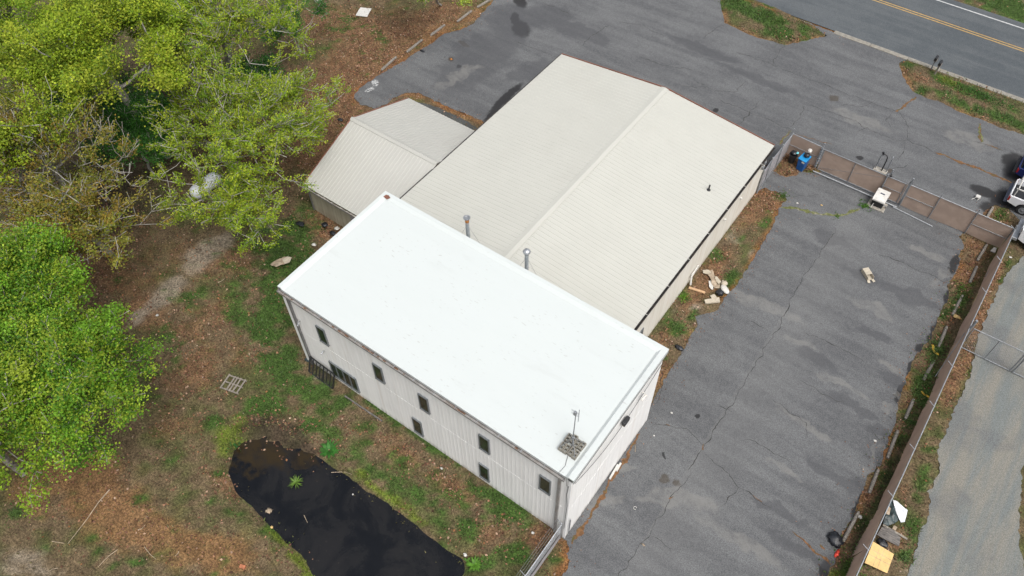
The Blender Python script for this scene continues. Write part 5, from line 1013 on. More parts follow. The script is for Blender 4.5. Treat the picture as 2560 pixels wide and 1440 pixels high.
def tank():
    a, b = np.array(G(478, 488, .75)), np.array(G(548, 438, .75)); a[0] = b[0] = (a[0] + b[0]) / 2; c = (a + b) / 2; L = np.linalg.norm(b - a)
    t = thing('propane_tank', 'long white propane tank lying under the trees', 'tank', (c[0], c[1], 0)); r = .48
    pr = [(.02, -L / 2), (r * .5, -L / 2 + .05), (r * .85, -L / 2 + .18), (r, -L / 2 + .4), (r, L / 2 - .4), (r * .85, L / 2 - .18), (r * .5, L / 2 - .05), (.02, L / 2)]
    MB().lathe(pr, (c[0], c[1], .72), 22, 'y').build('shell', M['pale_panel'], t, smooth=True)
    MB().lathe([(.16, 0), (.16, .14), (.1, .2)], (c[0], c[1], 1.17), 14).build('dome', M['offwhite'], t)
    for s_ in (-1, 1): MB().box((c[0] - .3, c[1] + s_ * L * .3 - .08, -.05), (c[0] + .3, c[1] + s_ * L * .3 + .08, .34)).build('saddle', M['concrete'], t)
tank()
# things on the far side of the right fence and in the strip
def ply():
    P = [G(*p, zz) for p, zz in (((2183, 1354), .75), ((2235, 1385), .12), ((2218, 1433), .12), ((2162, 1407), .75))]
    t = thing('plywood_sheet', 'yellow plywood sheet leaning on the brown fence beside the gravel drive', 'plywood', P[1]); V = [Vector(p) for p in P]; nn = (V[1] - V[0]).cross(V[3] - V[0]).normalized()
    if nn.z < 0: nn = -nn
    mb = MB(); mb.add(V + [v - nn * .02 for v in V], [(0, 1, 2, 3), (7, 6, 5, 4), (0, 4, 5, 1), (1, 5, 6, 2), (2, 6, 7, 3), (3, 7, 4, 0)]); mb.build('sheet', M['ply'], t)
    l = MB()
    for u in (.34, .58):
        a = V[0].lerp(V[3], u) + nn * .004; b = V[1].lerp(V[2], u) + nn * .004; l.bar(a, b, .02, .003, nn)
    for u in (.35, .55): l.bar(V[0].lerp(V[1], u) + nn * .006, V[3].lerp(V[2], u) + nn * .006, .014, .003, nn)
    l.build('chalk_line', M['stick'], t)
ply()
slab('grey_panel', [(2232, 1251), (2241, 1254), (2262, 1272), (2268, 1276), (2262, 1305), (2252, 1306), (2240, 1283)], .3, .03, M['pale_panel'], 'pale grey panel lying over the dark tarp by the fence', 'panel', .06, .01)
slab('tarp', [(2225, 1252), (2231, 1250), (2239, 1282), (2252, 1298), (2240, 1307), (2218, 1315), (2205, 1310), (2215, 1280)], .12, .12, M['tarp'], 'dark green tarp bundle beside the pale grey panel', 'tarp', .16, .04)
slab('cardboard_sheet', [(2222, 1266), (2226, 1272), (2223, 1288), (2214, 1284)], .32, .015, M['card'], 'brown cardboard piece tucked between fence and tarp', 'cardboard', .02, .01)
slab('panel_stack', [(2192, 1338), (2204, 1318), (2230, 1325), (2250, 1345), (2246, 1366), (2222, 1356)], .14, .06, M['board_grey'], 'stack of weathered grey panels behind the yellow plywood', 'wood panel', .05, .02)
MB().bar(G(2207, 1312, .2), G(2268, 1348, .08), .1, .05).build('timber_plank', M['bark']); tag(bpy.data.objects['timber_plank'], 'dark plank lying across the leaves beside the grey panels', 'plank')
slab('cardboard_sheet', [(2234, 1314), (2243, 1319), (2238, 1327), (2230, 1322)], .22, .05, M['card'], 'small square of brown card on the dark plank', 'cardboard')
lump('trash_bag', (*G(2206, 1358, .1)[:2], .1), (.26, .2, .1), M['bag'], 22, 'dark bag between the grey panels and the yellow plywood', 'trash bag', amp=.4)
lump('trash_bag', (*G(2089, 1349, .14)[:2], .12), (.36, .32, .2), M['bag'], 23, 'big black bag at the asphalt edge beside the lowest parking stop', 'trash bag', amp=.5)
MB().box((-.14, -.09, 0), (.14, .09, .16)).build('brick', M['brick'], loc=(*G(2112, 1279)[:2], .02), bevel=.02); tag(bpy.data.objects['brick'], 'reddish brick on the asphalt edge', 'brick'); bpy.data.objects['brick'].rotation_euler.z = .4
lump('red_bag', (*G(2093, 1383, .05)[:2], .05), (.08, .2, .05), M['red'], 24, 'crumpled red packaging in the leaves below the black bag', 'packaging', amp=.8)
def strip(name, px, z, w_, m, label, cat):
    P = [G(*p, z) for p in px]; mb = MB()
    for i in range(len(P) - 1): mb.bar(P[i], P[i + 1], w_, .025)
    o = mb.build(name, m); return tag(o, label, cat)
strip('yellow_strip', [(2332, 862), (2334, 873), (2337, 882), (2347, 886)], .08, .12, M['yellow'], 'bright yellow plastic strip lying by the asphalt edge', 'plastic strip')
strip('yellow_strip', [(2304, 978), (2308, 984), (2316, 989), (2323, 993)], .08, .10, M['yellow'], 'bent yellow plastic strip lying against the fence', 'plastic strip')
lump('foam_scrap', (*G(2393, 792, .06)[:2], .06), (.24, .12, .06), M['ply'], 25, 'yellow foam scrap in the leaves near the third parking stop', 'foam', amp=.6)
MB().box((-.15, -.12, 0), (.15, .12, .1)).build('junction_box', M['tarp'], loc=(*G(2320, 951)[:2], .02), bevel=.02); tag(bpy.data.objects['junction_box'], 'small green grey box among the weeds by a parking stop', 'box')
slab('paper_bag', [(2476, 628), (2483, 620), (2490, 622), (2487, 633)], .06, .08, M['offwhite'], 'white paper bag in the fence corner leaves', 'paper bag', .03, .02)
def cup():
    x, y, _ = G(2443, 496); t = thing('plastic_stool', 'small white plastic stool lying on the lot behind the white pickup', 'stool', (x, y, .02))
    MB().box((x - .16, y - .14, .1), (x + .14, y + .14, .22)).build('seat', M['offwhite'], t, bevel=.04); MB().tube([(x - .1, y - .1, .12), (x - .28, y - .34, .05)], .02, 6).build('leg', M['offwhite'], t); MB().tube([(x + .1, y - .1, .12), (x + .05, y - .2, .03)], .02, 6).build('leg', M['offwhite'], t)
cup()
for i, (a, lb) in enumerate((((1545, 1162, 1524, 1198), 'white trim board leaning at the base of the white wall'), ((1552, 1158, 1541, 1178), 'shorter white trim board at the base of the white wall'))):
    MB().bar(G(a[0], a[1], .1), G(a[2], a[3], .06), .1, .12).build('trim_board', M['offwhite']); tag(bpy.data.objects['trim_board' + ('.%03d' % i if i else '')], lb, 'board')
MB().tube([G(1588, 1114, .03), G(1588, 1130, .03)], .02, 5).build('wood_scrap', M['stick']); tag(bpy.data.objects['wood_scrap.001'], 'thin pale stick on the asphalt beside the white building', 'stick')
c = G(1588, 1270, .03); MB().tube([(c[0] + .08 * math.cos(a), c[1] + .08 * math.sin(a), .03) for a in np.linspace(.6, 5.6, 12)], .012, 5).build('plastic_ring', M['offwhite']); tag(bpy.data.objects['plastic_ring'], 'broken white plastic ring on the asphalt', 'ring')
def timber():
    MB().bar(G(862, 990, .05), G(955, 1053, .05), .08, .07).build('landscape_timber', M['board_grey']); tag(bpy.data.objects['landscape_timber'], 'low timber edging in the grass along the white building', 'timber edging')
timber()
MB().tube([G(274, 1224, .05), G(246, 1256, .1), G(216, 1300, .05), (*G(170, 1360)[:2], .03)], .035, 6, .012).build('fallen_branch', M['stick']); tag(bpy.data.objects['fallen_branch'], 'long pale fallen branch across the pine needles', 'branch')
for i, (a, b, lb) in enumerate((((130, 1353), (161, 1358), 'short pale stick in the grey leaf patch'), ((361, 1367), (390, 1398), 'curved stick near the bottom of the pine needles'), ((294, 1374), (246, 1416), 'thin stick between small green tufts'), ((145, 1420), (114, 1434), 'pale stick at the bottom left'), ((447, 1378), (438, 1390), 'tiny upright stick right of the curved stick'), ((345, 1324), (363, 1312), 'short stick near the middle of the pine needles'), ((545, 706), (562, 696), 'thin stick on the sandy track edge'), ((760, 1288), (769, 1307), 'straight pale stick floating on the pond'))):
    z = POND_Z + .02 if i == 7 else .05; A, B = Vector(G(*a, z)), Vector(G(*b, z)); md = (A + B) / 2 + Vector((random.uniform(-.08, .08), random.uniform(-.08, .08), 0)) * (0 if i == 7 else 1)
    MB().tube([A, md, B], .022, 5, .01).build('stick', M['stick']); tag(bpy.data.objects['stick' + ('.%03d' % i if i else '')], lb, 'stick', 'sticks on the ground')
p0 = np.array(G(825, 1182, POND_Z + .03)); MB().tube([G(828, 1181, POND_Z + .03), G(850, 1180, POND_Z + .05), G(862, 1180, POND_Z + .06), G(880, 1186, -.1)], .02, 5, .008).build('fallen_branch', M['stick']); tag(bpy.data.objects['fallen_branch.001'], 'thin pale branch reaching over the pond edge', 'branch')
# small pale scraps scattered about
for i, (px, s_, m_, lb) in enumerate((((1104, 1171), .09, 'offwhite', 'white ball in the grass between pond and building'), ((882, 1236), .05, 'offwhite', 'tiny white speck of foam on the pond'), ((1163, 1387), .09, 'offwhite', 'white scrap at the pond corner'), ((1332, 1332), .08, 'offwhite', 'white scrap in the dark leaves near the building corner'), ((1635, 1089), .05, 'offwhite', 'small white scrap on asphalt near the building'), ((1679, 1032), .07, 'offwhite', 'small pinkish white scrap on the asphalt'), ((1993, 508), .08, 'offwhite', 'small white scrap in the gated bay'), ((2054, 513), .08, 'ply', 'small yellow scrap in the gated bay'), ((2187, 1102), .09, 'offwhite', 'small white paper on the yard asphalt'), ((2150, 1292), .11, 'offwhite', 'white scrap beside the lowest parking stop'), ((2538, 595), .09, 'offwhite', 'white scrap on the verge by the service truck'), ((2526, 643), .1, 'offwhite', 'white scrap on the grass outside the fence'), ((393, 788), .09, 'offwhite', 'white cup ring on the sandy track'), ((1608, 1362), .09, 'card', 'brown leaf caught on the long crack'), ((673, 1277), .16, 'stick', 'pale foam patch floating on the pond'), ((679, 1318), .07, 'ply', 'yellow leaf floating at the pond edge'), ((851, 300), .2, 'bag', 'black debris in the leaves by the annex gable'), ((752, 560), .26, 'bag', 'dark blue black bag in the grass near the annex'), ((812, 562), .2, 'bag', 'black junk against the annex wall'), ((832, 583), .24, 'bag', 'black tarp heap between annex and white building'), ((842, 571), .17, 'offwhite', 'white container on the leaves by the annex wall'), ((785, 612), .14, 'offwhite', 'white bucket lid in the grass by the white building'), ((1056, 128), .2, 'bag', 'black oily debris beside a parking stop'), ((1128, 148), .13, 'rust', 'brown leaf clump on the dark asphalt'))):
    z = POND_Z + .01 if 'pond' in lb and ('float' in lb or 'speck' in lb) else .03
    x, y, _ = G(*px, z); lump('litter_scrap', (x, y, z + s_ * .12), (s_ * .9, s_ * random.uniform(.5, .9), s_ * .22), M[m_], 60 + i, lb, 'litter', amp=.9, n=2, fr=3.)

# ------------------------------------------------------------------ trees
PAL = {'yellow': [(.26, .35, .022), (.19, .28, .016), (.33, .39, .032), (.12, .20, .014)],
       'lime': [(.22, .34, .022), (.15, .26, .016), (.29, .38, .032), (.09, .18, .012)],
       'airy': [(.25, .34, .022), (.18, .28, .016), (.31, .37, .03), (.11, .20, .014)],
       'bright': [(.15, .30, .022), (.11, .24, .016), (.25, .35, .028), (.06, .16, .012)],
       'bronze': [(.21, .21, .03), (.24, .17, .03), (.17, .20, .026), (.27, .24, .045)],
       'deep': [(.035, .14, .02), (.05, .16, .022), (.025, .10, .015)]}
def tree(name, base, crown, radii, ntip, nleaf, pal, label, group='trees at the left edge of the lot', leaf=.17, clump=.5, bark='bark_pale', seed=1, trunk_r=.2, bare=0., hollow=.35, flat=.55, gaps=(), keepv=-.22, twigs=2, twl=.75):
    r = np.random.RandomState(seed); bx, by, bz = base; cx, cy, cz = crown; rx, ry, rz = radii
    t = thing(name, label, 'tree', (bx, by, bz), group)
    # tip cloud: lumpy ellipsoid, denser near the outside
    d = r.normal(size=(ntip * 3, 3)); d /= np.linalg.norm(d, axis=1)[:, None]; d[:, 2] = np.where(d[:, 2] < -.35, -d[:, 2] * .5, d[:, 2])
    lob = np.array([1 + .34 * mnoise.fractal(Vector(q * 1.5) + Vector((seed * 3.3, 0, 0)), 1., 2., 3) for q in d]); rad = (hollow + (1 - hollow) * r.rand(len(d)) ** .6) * lob
    T = np.array([cx, cy, cz]) + d * rad[:, None] * np.array([rx, ry, rz]); keep = np.array([mnoise.noise(Vector(q * .33) + Vector((0, seed * 2.1, 0))) > keepv for q in T]); T = T[keep][:ntip]; T = T[T[:, 2] > 1.2]
    for gx, gy, gz, gr in gaps: T = T[np.linalg.norm((T - np.array([gx, gy, gz])) * np.array([1, 1, .6]), axis=1) > gr]
    # skeleton: trunk then every tip joined to the closest suitable node
    fork = np.array([cx, cy, cz]) * .45 + np.array([bx, by, bz]) * .55; fork[2] = bz + (cz - bz) * .42
    nodes = []; par = []
    K = 6
    for i in range(K + 1):
        u = i / K; p = np.array([bx, by, bz]) * (1 - u) + fork * u + np.array([r.uniform(-.08, .08), r.uniform(-.08, .08), 0]); nodes.append(p); par.append(i - 1)
    top = np.array([cx, cy, cz + rz * .35]); prev = K
    for i in range(1, 6):
        u = i / 5; p = fork * (1 - u) + top * u + r.uniform(-.2, .2, 3) * u; nodes.append(p); par.append(prev); prev = len(nodes) - 1
    plen = [0.] * len(nodes)
    for i in range(1, len(nodes)): plen[i] = plen[par[i]] + np.linalg.norm(nodes[i] - nodes[par[i]])
    BA = np.zeros((60000, 3)); BL = np.zeros(60000); cnt = len(nodes); BA[:cnt] = nodes; BL[:cnt] = plen
    order = np.argsort(np.linalg.norm(T - fork, axis=1)); tips = []
    for k in order:
        p = T[k]; A = BA[:cnt]; D = np.linalg.norm(A - p, axis=1); cost = D + .32 * BL[:cnt] + 1.2 * np.maximum(0, A[:, 2] - p[2]); cost[:3] += 50
        j = int(np.argmin(cost)); q = A[j].copy(); L = D[j]; n = max(1, int(L / .7)); prev = j; bow = r.uniform(-.1, .1, 3) * L + np.array([0, 0, -.08 * L])
        for i in range(1, n + 1):
            u = i / n; x = q * (1 - u) + p * u + bow * math.sin(math.pi * u) + r.uniform(-.05, .05, 3); nodes.append(x); par.append(prev); plen.append(plen[prev] + L / n); prev = len(nodes) - 1; BA[cnt] = x; BL[cnt] = plen[-1]; cnt += 1
        out = p - fork; out /= np.linalg.norm(out) + 1e-6
        for w_ in range(twigs):
            o_ = out + r.normal(size=3) * np.array([.45, .45, .3]); o_ /= np.linalg.norm(o_); x = p + o_ * twl * r.uniform(.6, 1.2); nodes.append(x); par.append(prev); plen.append(plen[prev] + twl); BA[cnt] = x; BL[cnt] = 1e3; cnt += 1; tips.append(len(nodes) - 1)
        if not twigs: tips.append(prev)
    N = len(nodes); load = np.zeros(N)
    for q in tips: load[q] += 1
    for i in range(N - 1, 0, -1): load[par[i]] += load[i]
    tot = max(load[0], 1); R = np.maximum(.015, trunk_r * (load / tot) ** .5)
    A = np.array(nodes); ii = np.array([i for i in range(1, N)]); a = A[np.array(par)[ii]]; b = A[ii]; ra = np.minimum(R[np.array(par)[ii]], R[ii] * 1.5 + .004); rb = R[ii]
    dd = b - a; L = np.linalg.norm(dd, axis=1)[:, None]; dd = dd / np.maximum(L, 1e-6); up = np.where(np.abs(dd[:, 2:3]) > .9, np.array([[1., 0, 0]]), np.array([[0, 0, 1.]])); X = np.cross(dd, up); X /= np.linalg.norm(X, axis=1)[:, None]; Y = np.cross(dd, X)
    sides = 5; Q = []
    for k in range(sides):
        c0, s0 = math.cos(2 * math.pi * k / sides), math.sin(2 * math.pi * k / sides); c1, s1 = math.cos(2 * math.pi * (k + 1) / sides), math.sin(2 * math.pi * (k + 1) / sides)
        Q.append(np.stack([a + (X * c0 + Y * s0) * ra[:, None], a + (X * c1 + Y * s1) * ra[:, None], b + (X * c1 + Y * s1) * rb[:, None], b + (X * c0 + Y * s0) * rb[:, None]], 1))
    quads_object('trunk', np.concatenate(Q), M[bark], None, t, (bx, by, bz))
    # leaves around tips and along the last stretch of each twig
    tp = np.array([nodes[q] for q in tips]); tp2 = np.array([nodes[par[q]] for q in tips]); nb = int(len(tp) * (1 - bare)); sel = r.permutation(len(tp))[:nb]
    per = r.poisson(nleaf / max(nb, 1) * np.clip(r.normal(1, .35, nb), .3, 2)); idx = np.repeat(sel, per); n = len(idx); u = r.rand(n)[:, None] * .9
    base_c = tp[idx] * (1 - u) + tp2[idx] * u; g = r.normal(size=(n, 3)) * np.array([clump, clump, clump * flat]); C = base_c + g
    s_ = leaf * r.uniform(.55, 1.25, n)[:, None]; nrm = r.normal(size=(n, 3)) * .5 + np.array([.15, -.1, 1.0]); nrm /= np.linalg.norm(nrm, axis=1)[:, None]
    tx = np.cross(nrm, r.normal(size=(n, 3))); tx /= np.linalg.norm(tx, axis=1)[:, None]; ty = np.cross(nrm, tx)
    P = np.stack([C - tx * s_ * .5, C + ty * s_ * .38 - tx * s_ * .05, C + tx * s_ * .55, C - ty * s_ * .38 + tx * s_ * .05], 1)
    pl = np.array(PAL[pal]); cb = r.rand(len(tp)); lum = .72 + .5 * r.rand(len(tp)); col = lum[idx][:, None] * pl[(np.clip(cb[idx] * .75 + r.rand(n) * .25, 0, .999) * len(pl)).astype(int)] * r.uniform(.75, 1.25, n)[:, None]
    o = quads_object('crown', P, M['leaf'], col, t, (bx, by, bz))
    return t
def T(name, cpx, hc, rad, ntip, nleaf, pal, label, shift=(0, 0), **k):
    leafk = .87; k['leaf'] = k.get('leaf', .17) * leafk; nleaf = int(nleaf * 1.22); c = G(*cpx, hc); base = (c[0] + shift[0], c[1] + shift[1], -.05); return tree(name, base, c, rad, ntip, nleaf, pal, label, **k)
GAPS = [(*G(490, 480, h), 1.08) for h in (2, 4, 6, 8)] + [(*G(535, 448, h), .8) for h in (2, 4, 6, 8)]
T('maple_tree', (230, 140), 10.0, (5.2, 5.2, 3.8), 170, 62000, 'yellow', 'big yellow green maple with dense lumpy crown at the top left', seed=3, clump=.34, leaf=.15, trunk_r=.26, flat=.6, shift=(-1, 2), keepv=-.1, twl=.5)
T('maple_tree', (560, 90), 8.0, (5.8, 5.6, 3.9), 560, 30000, 'airy', 'airy yellow green maple with grey limbs showing near the white board', seed=5, clump=.15, leaf=.125, trunk_r=.26, shift=(-3.5, 1.5), bare=.08, hollow=.2)
T('maple_tree', (580, 330), 6.2, (5.6, 4.4, 3.5), 440, 22000, 'airy', 'airy maple whose thin branches hang over the white tank', seed=6, clump=.15, leaf=.125, trunk_r=.20, shift=(-3.6, .8), bare=.08, hollow=.2, gaps=GAPS)
T('maple_tree', (560, 520), 4.6, (4.2, 3.0, 2.6), 240, 11500, 'airy', 'low spreading maple boughs above the sandy track', seed=26, clump=.15, leaf=.12, trunk_r=.13, shift=(-3.4, 1.6), bare=.08, hollow=.15, gaps=GAPS)
T('maple_tree', (700, 300), 5.0, (3.0, 3.9, 2.4), 230, 12000, 'airy', 'light yellow green maple nearest the annex gable', seed=27, clump=.15, leaf=.12, trunk_r=.12, shift=(-2.6, .6), bare=.05, hollow=.15)
T('oak_tree', (110, 400), 8.0, (4.8, 4.0, 3.2), 330, 15000, 'bronze', 'bronze leafed tree with bare grey twigs at the left edge', seed=7, clump=.17, leaf=.13, trunk_r=.19, bare=.55, hollow=.15, shift=(-1.2, 1.2), twl=1.0)
T('oak_tree', (190, 560), 5.8, (4.4, 3.8, 3.2), 330, 19000, 'bronze', 'lower bronze tree beside the sandy track', seed=8, clump=.17, leaf=.13, trunk_r=.16, bare=.3, hollow=.15, shift=(-1.8, 1.4), twl=.9)
T('maple_tree', (15, 735), 7.6, (3.5, 3.3, 2.8), 170, 36000, 'bright', 'bright green tree at the middle of the left edge', seed=9, clump=.28, leaf=.135, trunk_r=.2, shift=(-1, 1), twl=.6)
T('maple_tree', (120, 945), 6.2, (4.7, 3.7, 3.3), 300, 56000, 'bright', 'bright green tree overhanging the pine needles at lower left', seed=11, clump=.26, leaf=.13, trunk_r=.20, shift=(-2.4, .8), twl=.65)
T('maple_tree', (-60, 1090), 6.6, (3.4, 3.4, 3.0), 160, 24000, 'lime', 'yellow green tree cut by the left edge at the bottom', seed=12, clump=.28, leaf=.14, trunk_r=.18, shift=(-2, 0))
T('maple_tree', (-10, 330), 10.0, (2.8, 3.6, 3.0), 130, 18000, 'yellow', 'yellow tree cut by the left edge near the top', seed=13, clump=.3, leaf=.14, trunk_r=.18, shift=(-2, 1), keepv=-.1)
T('maple_tree', (1075, -30), 5.0, (3.0, 1.7, 1.5), 110, 8000, 'lime', 'sparse yellow green treetop over the leaves at the top edge', seed=14, clump=.17, leaf=.125, trunk_r=.10, shift=(-3.2, 4.5))
T('maple_tree', (20, 20), 10.5, (4.4, 4.2, 3.2), 170, 32000, 'lime', 'green tree filling the top left corner', seed=15, clump=.32, leaf=.15, trunk_r=.2)
T('maple_tree', (380, 20), 9.0, (3.4, 3.4, 2.8), 150, 24000, 'lime', 'bright tree between the dense maple and the airy one at the top', seed=28, clump=.28, leaf=.14, trunk_r=.16, shift=(-1, 2))
T('sapling', (730, 50), 3.0, (1.8, 2.2, 1.4), 90, 12000, 'deep', 'dark green sapling under the airy maple near the top', seed=16, clump=.24, leaf=.12, trunk_r=.07)
T('sapling', (640, 205), 3.2, (2.2, 2.0, 1.5), 90, 10000, 'deep', 'dark green sapling half hidden under the airy maple', seed=17, clump=.24, leaf=.12, trunk_r=.07)
T('sapling', (330, 330), 4.0, (3.4, 3.0, 1.9), 120, 17000, 'deep', 'deep green undergrowth tree between the dense maple and the bronze tree', seed=18, clump=.3, leaf=.13, trunk_r=.09)
T('sapling', (180, 210), 4.5, (4.0, 3.0, 2.0), 120, 17000, 'deep', 'deep green undergrowth tree below the dense maple', seed=29, clump=.3, leaf=.13, trunk_r=.09)
x, y, _ = G(792, 4); tree('oak_tree', (x, y, -.05), (x + 1.0, y + 5.2, 9.5), (3, 3, 2.4), 80, 3000, 'lime', 'tree at the top edge of which only the trunk foot shows', seed=19, trunk_r=.3, leaf=.16)

# ------------------------------------------------------------------ plants
def rosette(name, px, n, L, w_, col, label, z=0., up=.6, seed=1, droop=.5):
    r = np.random.RandomState(seed); x, y, _ = G(*px, z); Q = []; C = []
    for i in range(n):
        a = r.rand() * 2 * math.pi; l = L * r.uniform(.6, 1.1); d = np.array([math.cos(a), math.sin(a), 0]); s_ = np.array([-d[1], d[0], 0]) * w_ / 2; K = 4; p = []
        u0 = r.uniform(.3, 1) * up
        for k in range(K + 1):
            u = k / K; p.append(np.array([x, y, z]) + d * l * u * (.6 + .4 * u) + np.array([0, 0, l * u0 * (u - droop * u * u)]))
        for k in range(K):
            ws = [math.sin(math.pi * min(.95, .15 + .85 * (k + j) / K)) for j in (0, 1)]; Q.append([p[k] - s_ * ws[0], p[k] + s_ * ws[0], p[k + 1] + s_ * ws[1], p[k + 1] - s_ * ws[1]]); C.append(np.array(col) * r.uniform(.7, 1.3))
    o = quads_object(name, np.array(Q), M['blade'], np.array(C)); return tag(o, label, 'plant')
rosette('grass_clump', (740, 1207), 60, .42, .035, (.11, .19, .035), 'spiky grass clump standing in the dark pond', POND_Z, 1.0, 2)
rosette('leafy_plant', (824, 1128), 60, .55, .16, (.035, .13, .02), 'broad leaved green plant at the pond bank', -.05, .9, 3)
rosette('leafy_plant', (1186, 1413), 34, .38, .13, (.08, .19, .02), 'small bright green plant near the pond corner', 0, .8, 4)
rosette('leafy_plant', (1168, 1402), 12, .22, .08, (.07, .16, .02), 'tiny seedling beside the small bright plant', 0, .8, 5)

# ------------------------------------------------------------------ ground cover (uncountable)
def visible(P, m=40):
    d = np.column_stack([P, np.zeros(len(P))]) - CAM; zc = d @ _F; px = 1280 + F_PX * (d @ _R) / zc; py = 720 - F_PX * (d @ _U) / zc; return (px > -m) & (px < 2560 + m) & (py > -m) & (py < 1440 + m)
def candidates(n):
    P = np.column_stack([rng.uniform(-42, 40, n), rng.uniform(-19, 62, n)]); P = P[visible(P)]
    ok = np.ones(len(P), bool)
    for b_ in BUILT: ok &= ~inpoly(P, b_)
    ok &= ~((P[:, 1] > 47) & (P[:, 1] < 57.2)); ok &= ~inpoly(P, GRAVEL)
    P = P[ok]; lot = inpoly(P, LOT); isl = inpoly(P, ISL1) | inpoly(P, ISL2) | inpoly(P, PILE); pond = inpoly(P, POND); return P, lot & ~isl, isl, pond
def height(P, isl): z = zground(P); return np.where(isl, .11, np.where(z < -.5, z, z))
def litter():
    P, lot, isl, pond = candidates(700000)
    f = np.clip(field(P, 'litter'), 0, 1.6) * .8 + np.clip(field(P, 'orange'), 0, 1) * .25 + .05; f *= .35 + .9 * smooth(-.3, .4, nfield(P, 1.3, 31)); f *= 1 - .85 * np.clip(field(P, 'sand'), 0, 1)
    dl = distpoly(P, LOT); edge = np.exp(-dl / .35); f = np.where(lot, .9 * edge * .4 + (distpoly(P, GP([(1940, 420), (1985, 400), (2030, 420)]), False) < .9) * .9, f)
    dp = distpoly(P, POND); nb = np.exp(-dp / .35) * smooth(-.1, .35, nfield(P, .9, 44)); top = blob(P, ell(690, 1070, 80, 45, 15)); f = np.where(pond, nb * .06 + top * .4, f + nb * .3 + top * .8)
    k = rng.rand(len(P)) < f * .74; P, lot, isl, pond = P[k], lot[k], isl[k], pond[k]; n = len(P)
    z = np.where(lot, .02, np.where(isl, .12, np.where(pond, POND_Z + .005, zground(P)))) + rng.uniform(.005, .05, n) * ~pond
    C = np.column_stack([P, z]); s_ = rng.uniform(.055, .15, n)[:, None] * np.where(lot, .55, 1)[:, None]; nr = rng.normal(size=(n, 3)) * np.where(pond, .03, .5)[:, None] + np.array([0, 0, 1.]); nr /= np.linalg.norm(nr, axis=1)[:, None]
    tx = np.cross(nr, rng.normal(size=(n, 3))); tx /= np.linalg.norm(tx, axis=1)[:, None]; ty = np.cross(nr, tx)
    Q = np.stack([C - tx * s_ * .6, C + ty * s_ * .4, C + tx * s_ * .6, C - ty * s_ * .42], 1)
    pal = np.array([(.23, .125, .075), (.15, .072, .045), (.30, .20, .14), (.10, .05, .032), (.38, .28, .21), (.19, .09, .04)]); col = pal[rng.choice(6, n, p=[.30, .27, .11, .20, .02, .10])] * rng.uniform(.45, 1.3, n)[:, None]
    tag(quads_object('leaf_litter', Q, M['litter'], col), 'fallen brown leaves scattered over the ground', 'leaf litter', None, 'stuff'); print('litter', n)
litter()
def grass():
    P, lot, isl, pond = candidates(1000000)
    g = np.clip(field(P, 'green'), 0, 1.5); l = np.clip(field(P, 'lime'), 0, 1.4); n2 = nfield(P, 1.1, 2) * .5 + nfield(P, 2.3, 3) * .35
    f = smooth(.25, .9, np.maximum(g, l) + n2 * .8) + .22 + .25 * isl; f *= 1 - .9 * np.clip(field(P, 'sand'), 0, 1); f *= 1 - .6 * np.clip(field(P, 'orange'), 0, 1)
    f = np.where(lot, 0, f); sh = np.exp(-np.abs(distpoly(P, POND) - .15) / .22) * smooth(-.25, .25, nfield(P, 1.4, 71)); f = f + sh * 1.4; f = np.where(pond, sh * .5, f); k = rng.rand(len(P)) < f * .42
    P, isl, g, l = P[k], isl[k], g[k], l[k]; n = len(P); z = np.where(isl, .09, np.maximum(zground(P), POND_Z - .02))
    h = rng.uniform(.05, .15, n) * (1 + .6 * np.clip(g, 0, 1.5) * (isl | (P[:, 0] > 28))); a = rng.rand(n) * 2 * math.pi; w_ = rng.uniform(.02, .045, n); d = np.column_stack([np.cos(a), np.sin(a), np.zeros(n)]); s_ = np.column_stack([-np.sin(a), np.cos(a), np.zeros(n)])
    B = np.column_stack([P, z - .01]); tip = B + d * (h * rng.uniform(.3, 1.2, n))[:, None] + np.array([0, 0, 1.]) * h[:, None]
    Q = np.stack([B - s_ * w_[:, None], B + s_ * w_[:, None], tip + s_ * w_[:, None] * .2, tip - s_ * w_[:, None] * .2], 1)
    cg = np.array([.055, .095, .026]); cl = np.array([.13, .175, .025]); cd = np.array([.16, .13, .065]); wl = np.clip(l * 1.2, 0, 1)[:, None]; wd = (1 - np.clip(g * 1.3 + l, 0, 1))[:, None] * .75
    col = cg * (1 - wl) + cl * wl; col = col * (1 - wd) + cd * wd; col = col * rng.uniform(.6, 1.35, n)[:, None]
    tag(quads_object('grass', Q, M['blade'], col), 'short grass and weeds growing in patches', 'grass', None, 'stuff'); print('grass', n)
grass()
# tall weeds along the right fence and the islands
def weeds(name, spots, label, cat='weeds'):
    Q = []; C = []
    for (px, rad, n, hh, col) in spots:
        x, y, _ = G(*px)
        for i in range(int(n * .5)):
            a = rng.rand() * 6.283; r = rad * abs(rng.normal()) * .8; b = np.array([x + r * math.cos(a), y + r * math.sin(a), -.0]); h = hh * .6 * rng.uniform(.15, 1); q = b + np.array([rng.normal() * .06, rng.normal() * .06, h]); t1 = rng.normal(size=3); t1[2] *= .4; t1 /= np.linalg.norm(t1); t2 = np.cross(t1, (0, 0, 1.)) + rng.normal(size=3) * .3; t2 /= np.linalg.norm(t2); s_ = rng.uniform(.03, .075)
            Q.append([q - t1 * s_, q + t2 * s_ * .5, q + t1 * s_, q - t2 * s_ * .5]); C.append(np.array(col) * rng.uniform(.55, 1.4))
    return tag(quads_object(name, np.array(Q), M['blade'], np.array(C)), label, cat, None, 'stuff')
gcol = (.065, .115, .028)
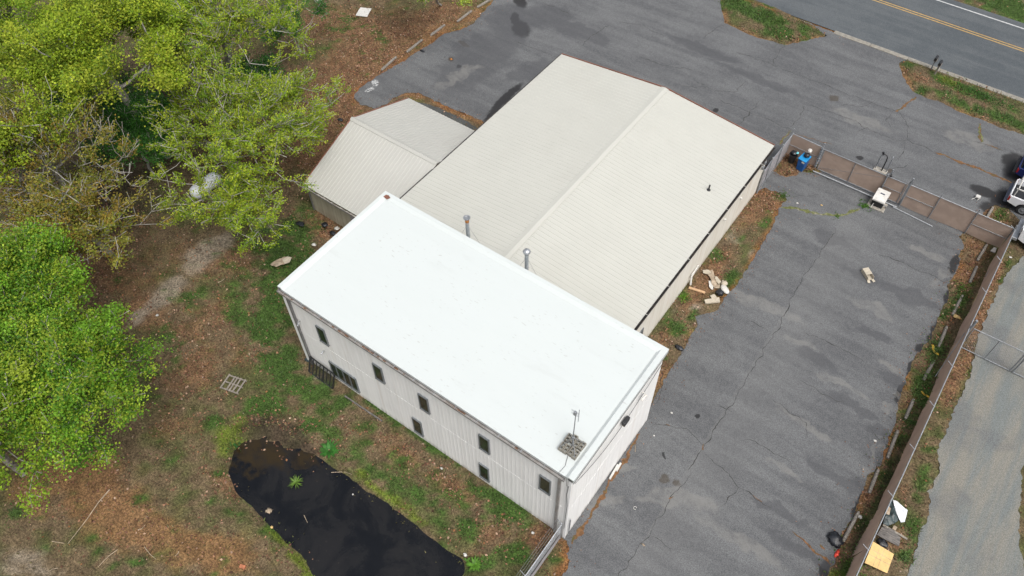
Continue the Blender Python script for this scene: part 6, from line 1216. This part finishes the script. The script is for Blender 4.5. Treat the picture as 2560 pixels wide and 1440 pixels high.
weeds('weeds', [((2395, 748), .5, 260, .35, gcol), ((2385, 776), .4, 200, .35, gcol), ((2402, 720), .5, 200, .3, (.06, .12, .015)), ((2345, 880), .55, 420, .5, gcol), ((2328, 905), .5, 300, .5, gcol), ((2318, 945), .6, 420, .5, gcol), ((2335, 860), .5, 200, .3, (.05, .08, .02)), ((2298, 990), .5, 200, .4, gcol), ((2303, 1015), .4, 260, .5, gcol), ((2280, 1060), .5, 260, .3, (.04, .08, .015)), ((2250, 1110), .5, 240, .3, (.05, .07, .02)), ((2225, 1160), .5, 220, .25, (.05, .07, .02)), ((2200, 1220), .5, 220, .25, (.05, .08, .02)), ((2165, 1310), .6, 260, .25, (.05, .08, .02)), ((2150, 1370), .5, 300, .35, gcol), ((2135, 1420), .7, 420, .4, (.06, .12, .015)), ((2110, 1440), .7, 300, .3, (.05, .09, .015))], 'green weeds growing in the strip under the brown fence')
weeds('weeds', [((2165, 516), .42, 420, .22, (.05, .13, .015)), ((1958, 488), .35, 200, .12, (.05, .10, .015)), ((2092, 541), .2, 90, .1, (.05, .12, .015)), ((1708, 742), .35, 220, .3, (.08, .17, .015)), ((1800, 645), .4, 160, .15, gcol), ((1832, 690), .4, 160, .15, gcol), ((1690, 815), .6, 260, .15, gcol), ((2262, 1395), .35, 260, .3, gcol), ((40, 1282), .55, 300, .2, gcol), ((590, 1115), .3, 100, .2, (.02, .09, .02))], 'green weed tufts at the edges of the asphalt and by the pallets')
weeds('weeds', [((1905 + i * 14, 38 + i * 6), .7, 330, .35, (.045, .085, .012)) for i in range(4)] + [((2395 + i * 22, 215 + i * 9), .6, 300, .35, (.03, .10, .012)) for i in range(7)] + [((1840, 5), .8, 300, .25, (.06, .09, .015)), ((1960, 92), .8, 300, .2, (.05, .11, .015)), ((2305, 226), .5, 160, .25, gcol), ((2362, 235), .3, 140, .3, gcol), ((2366, 200), .7, 240, .3, (.11, .16, .02)), ((2268, 162), .4, 120, .25, gcol)], 'taller grass on the verge islands beside the road')
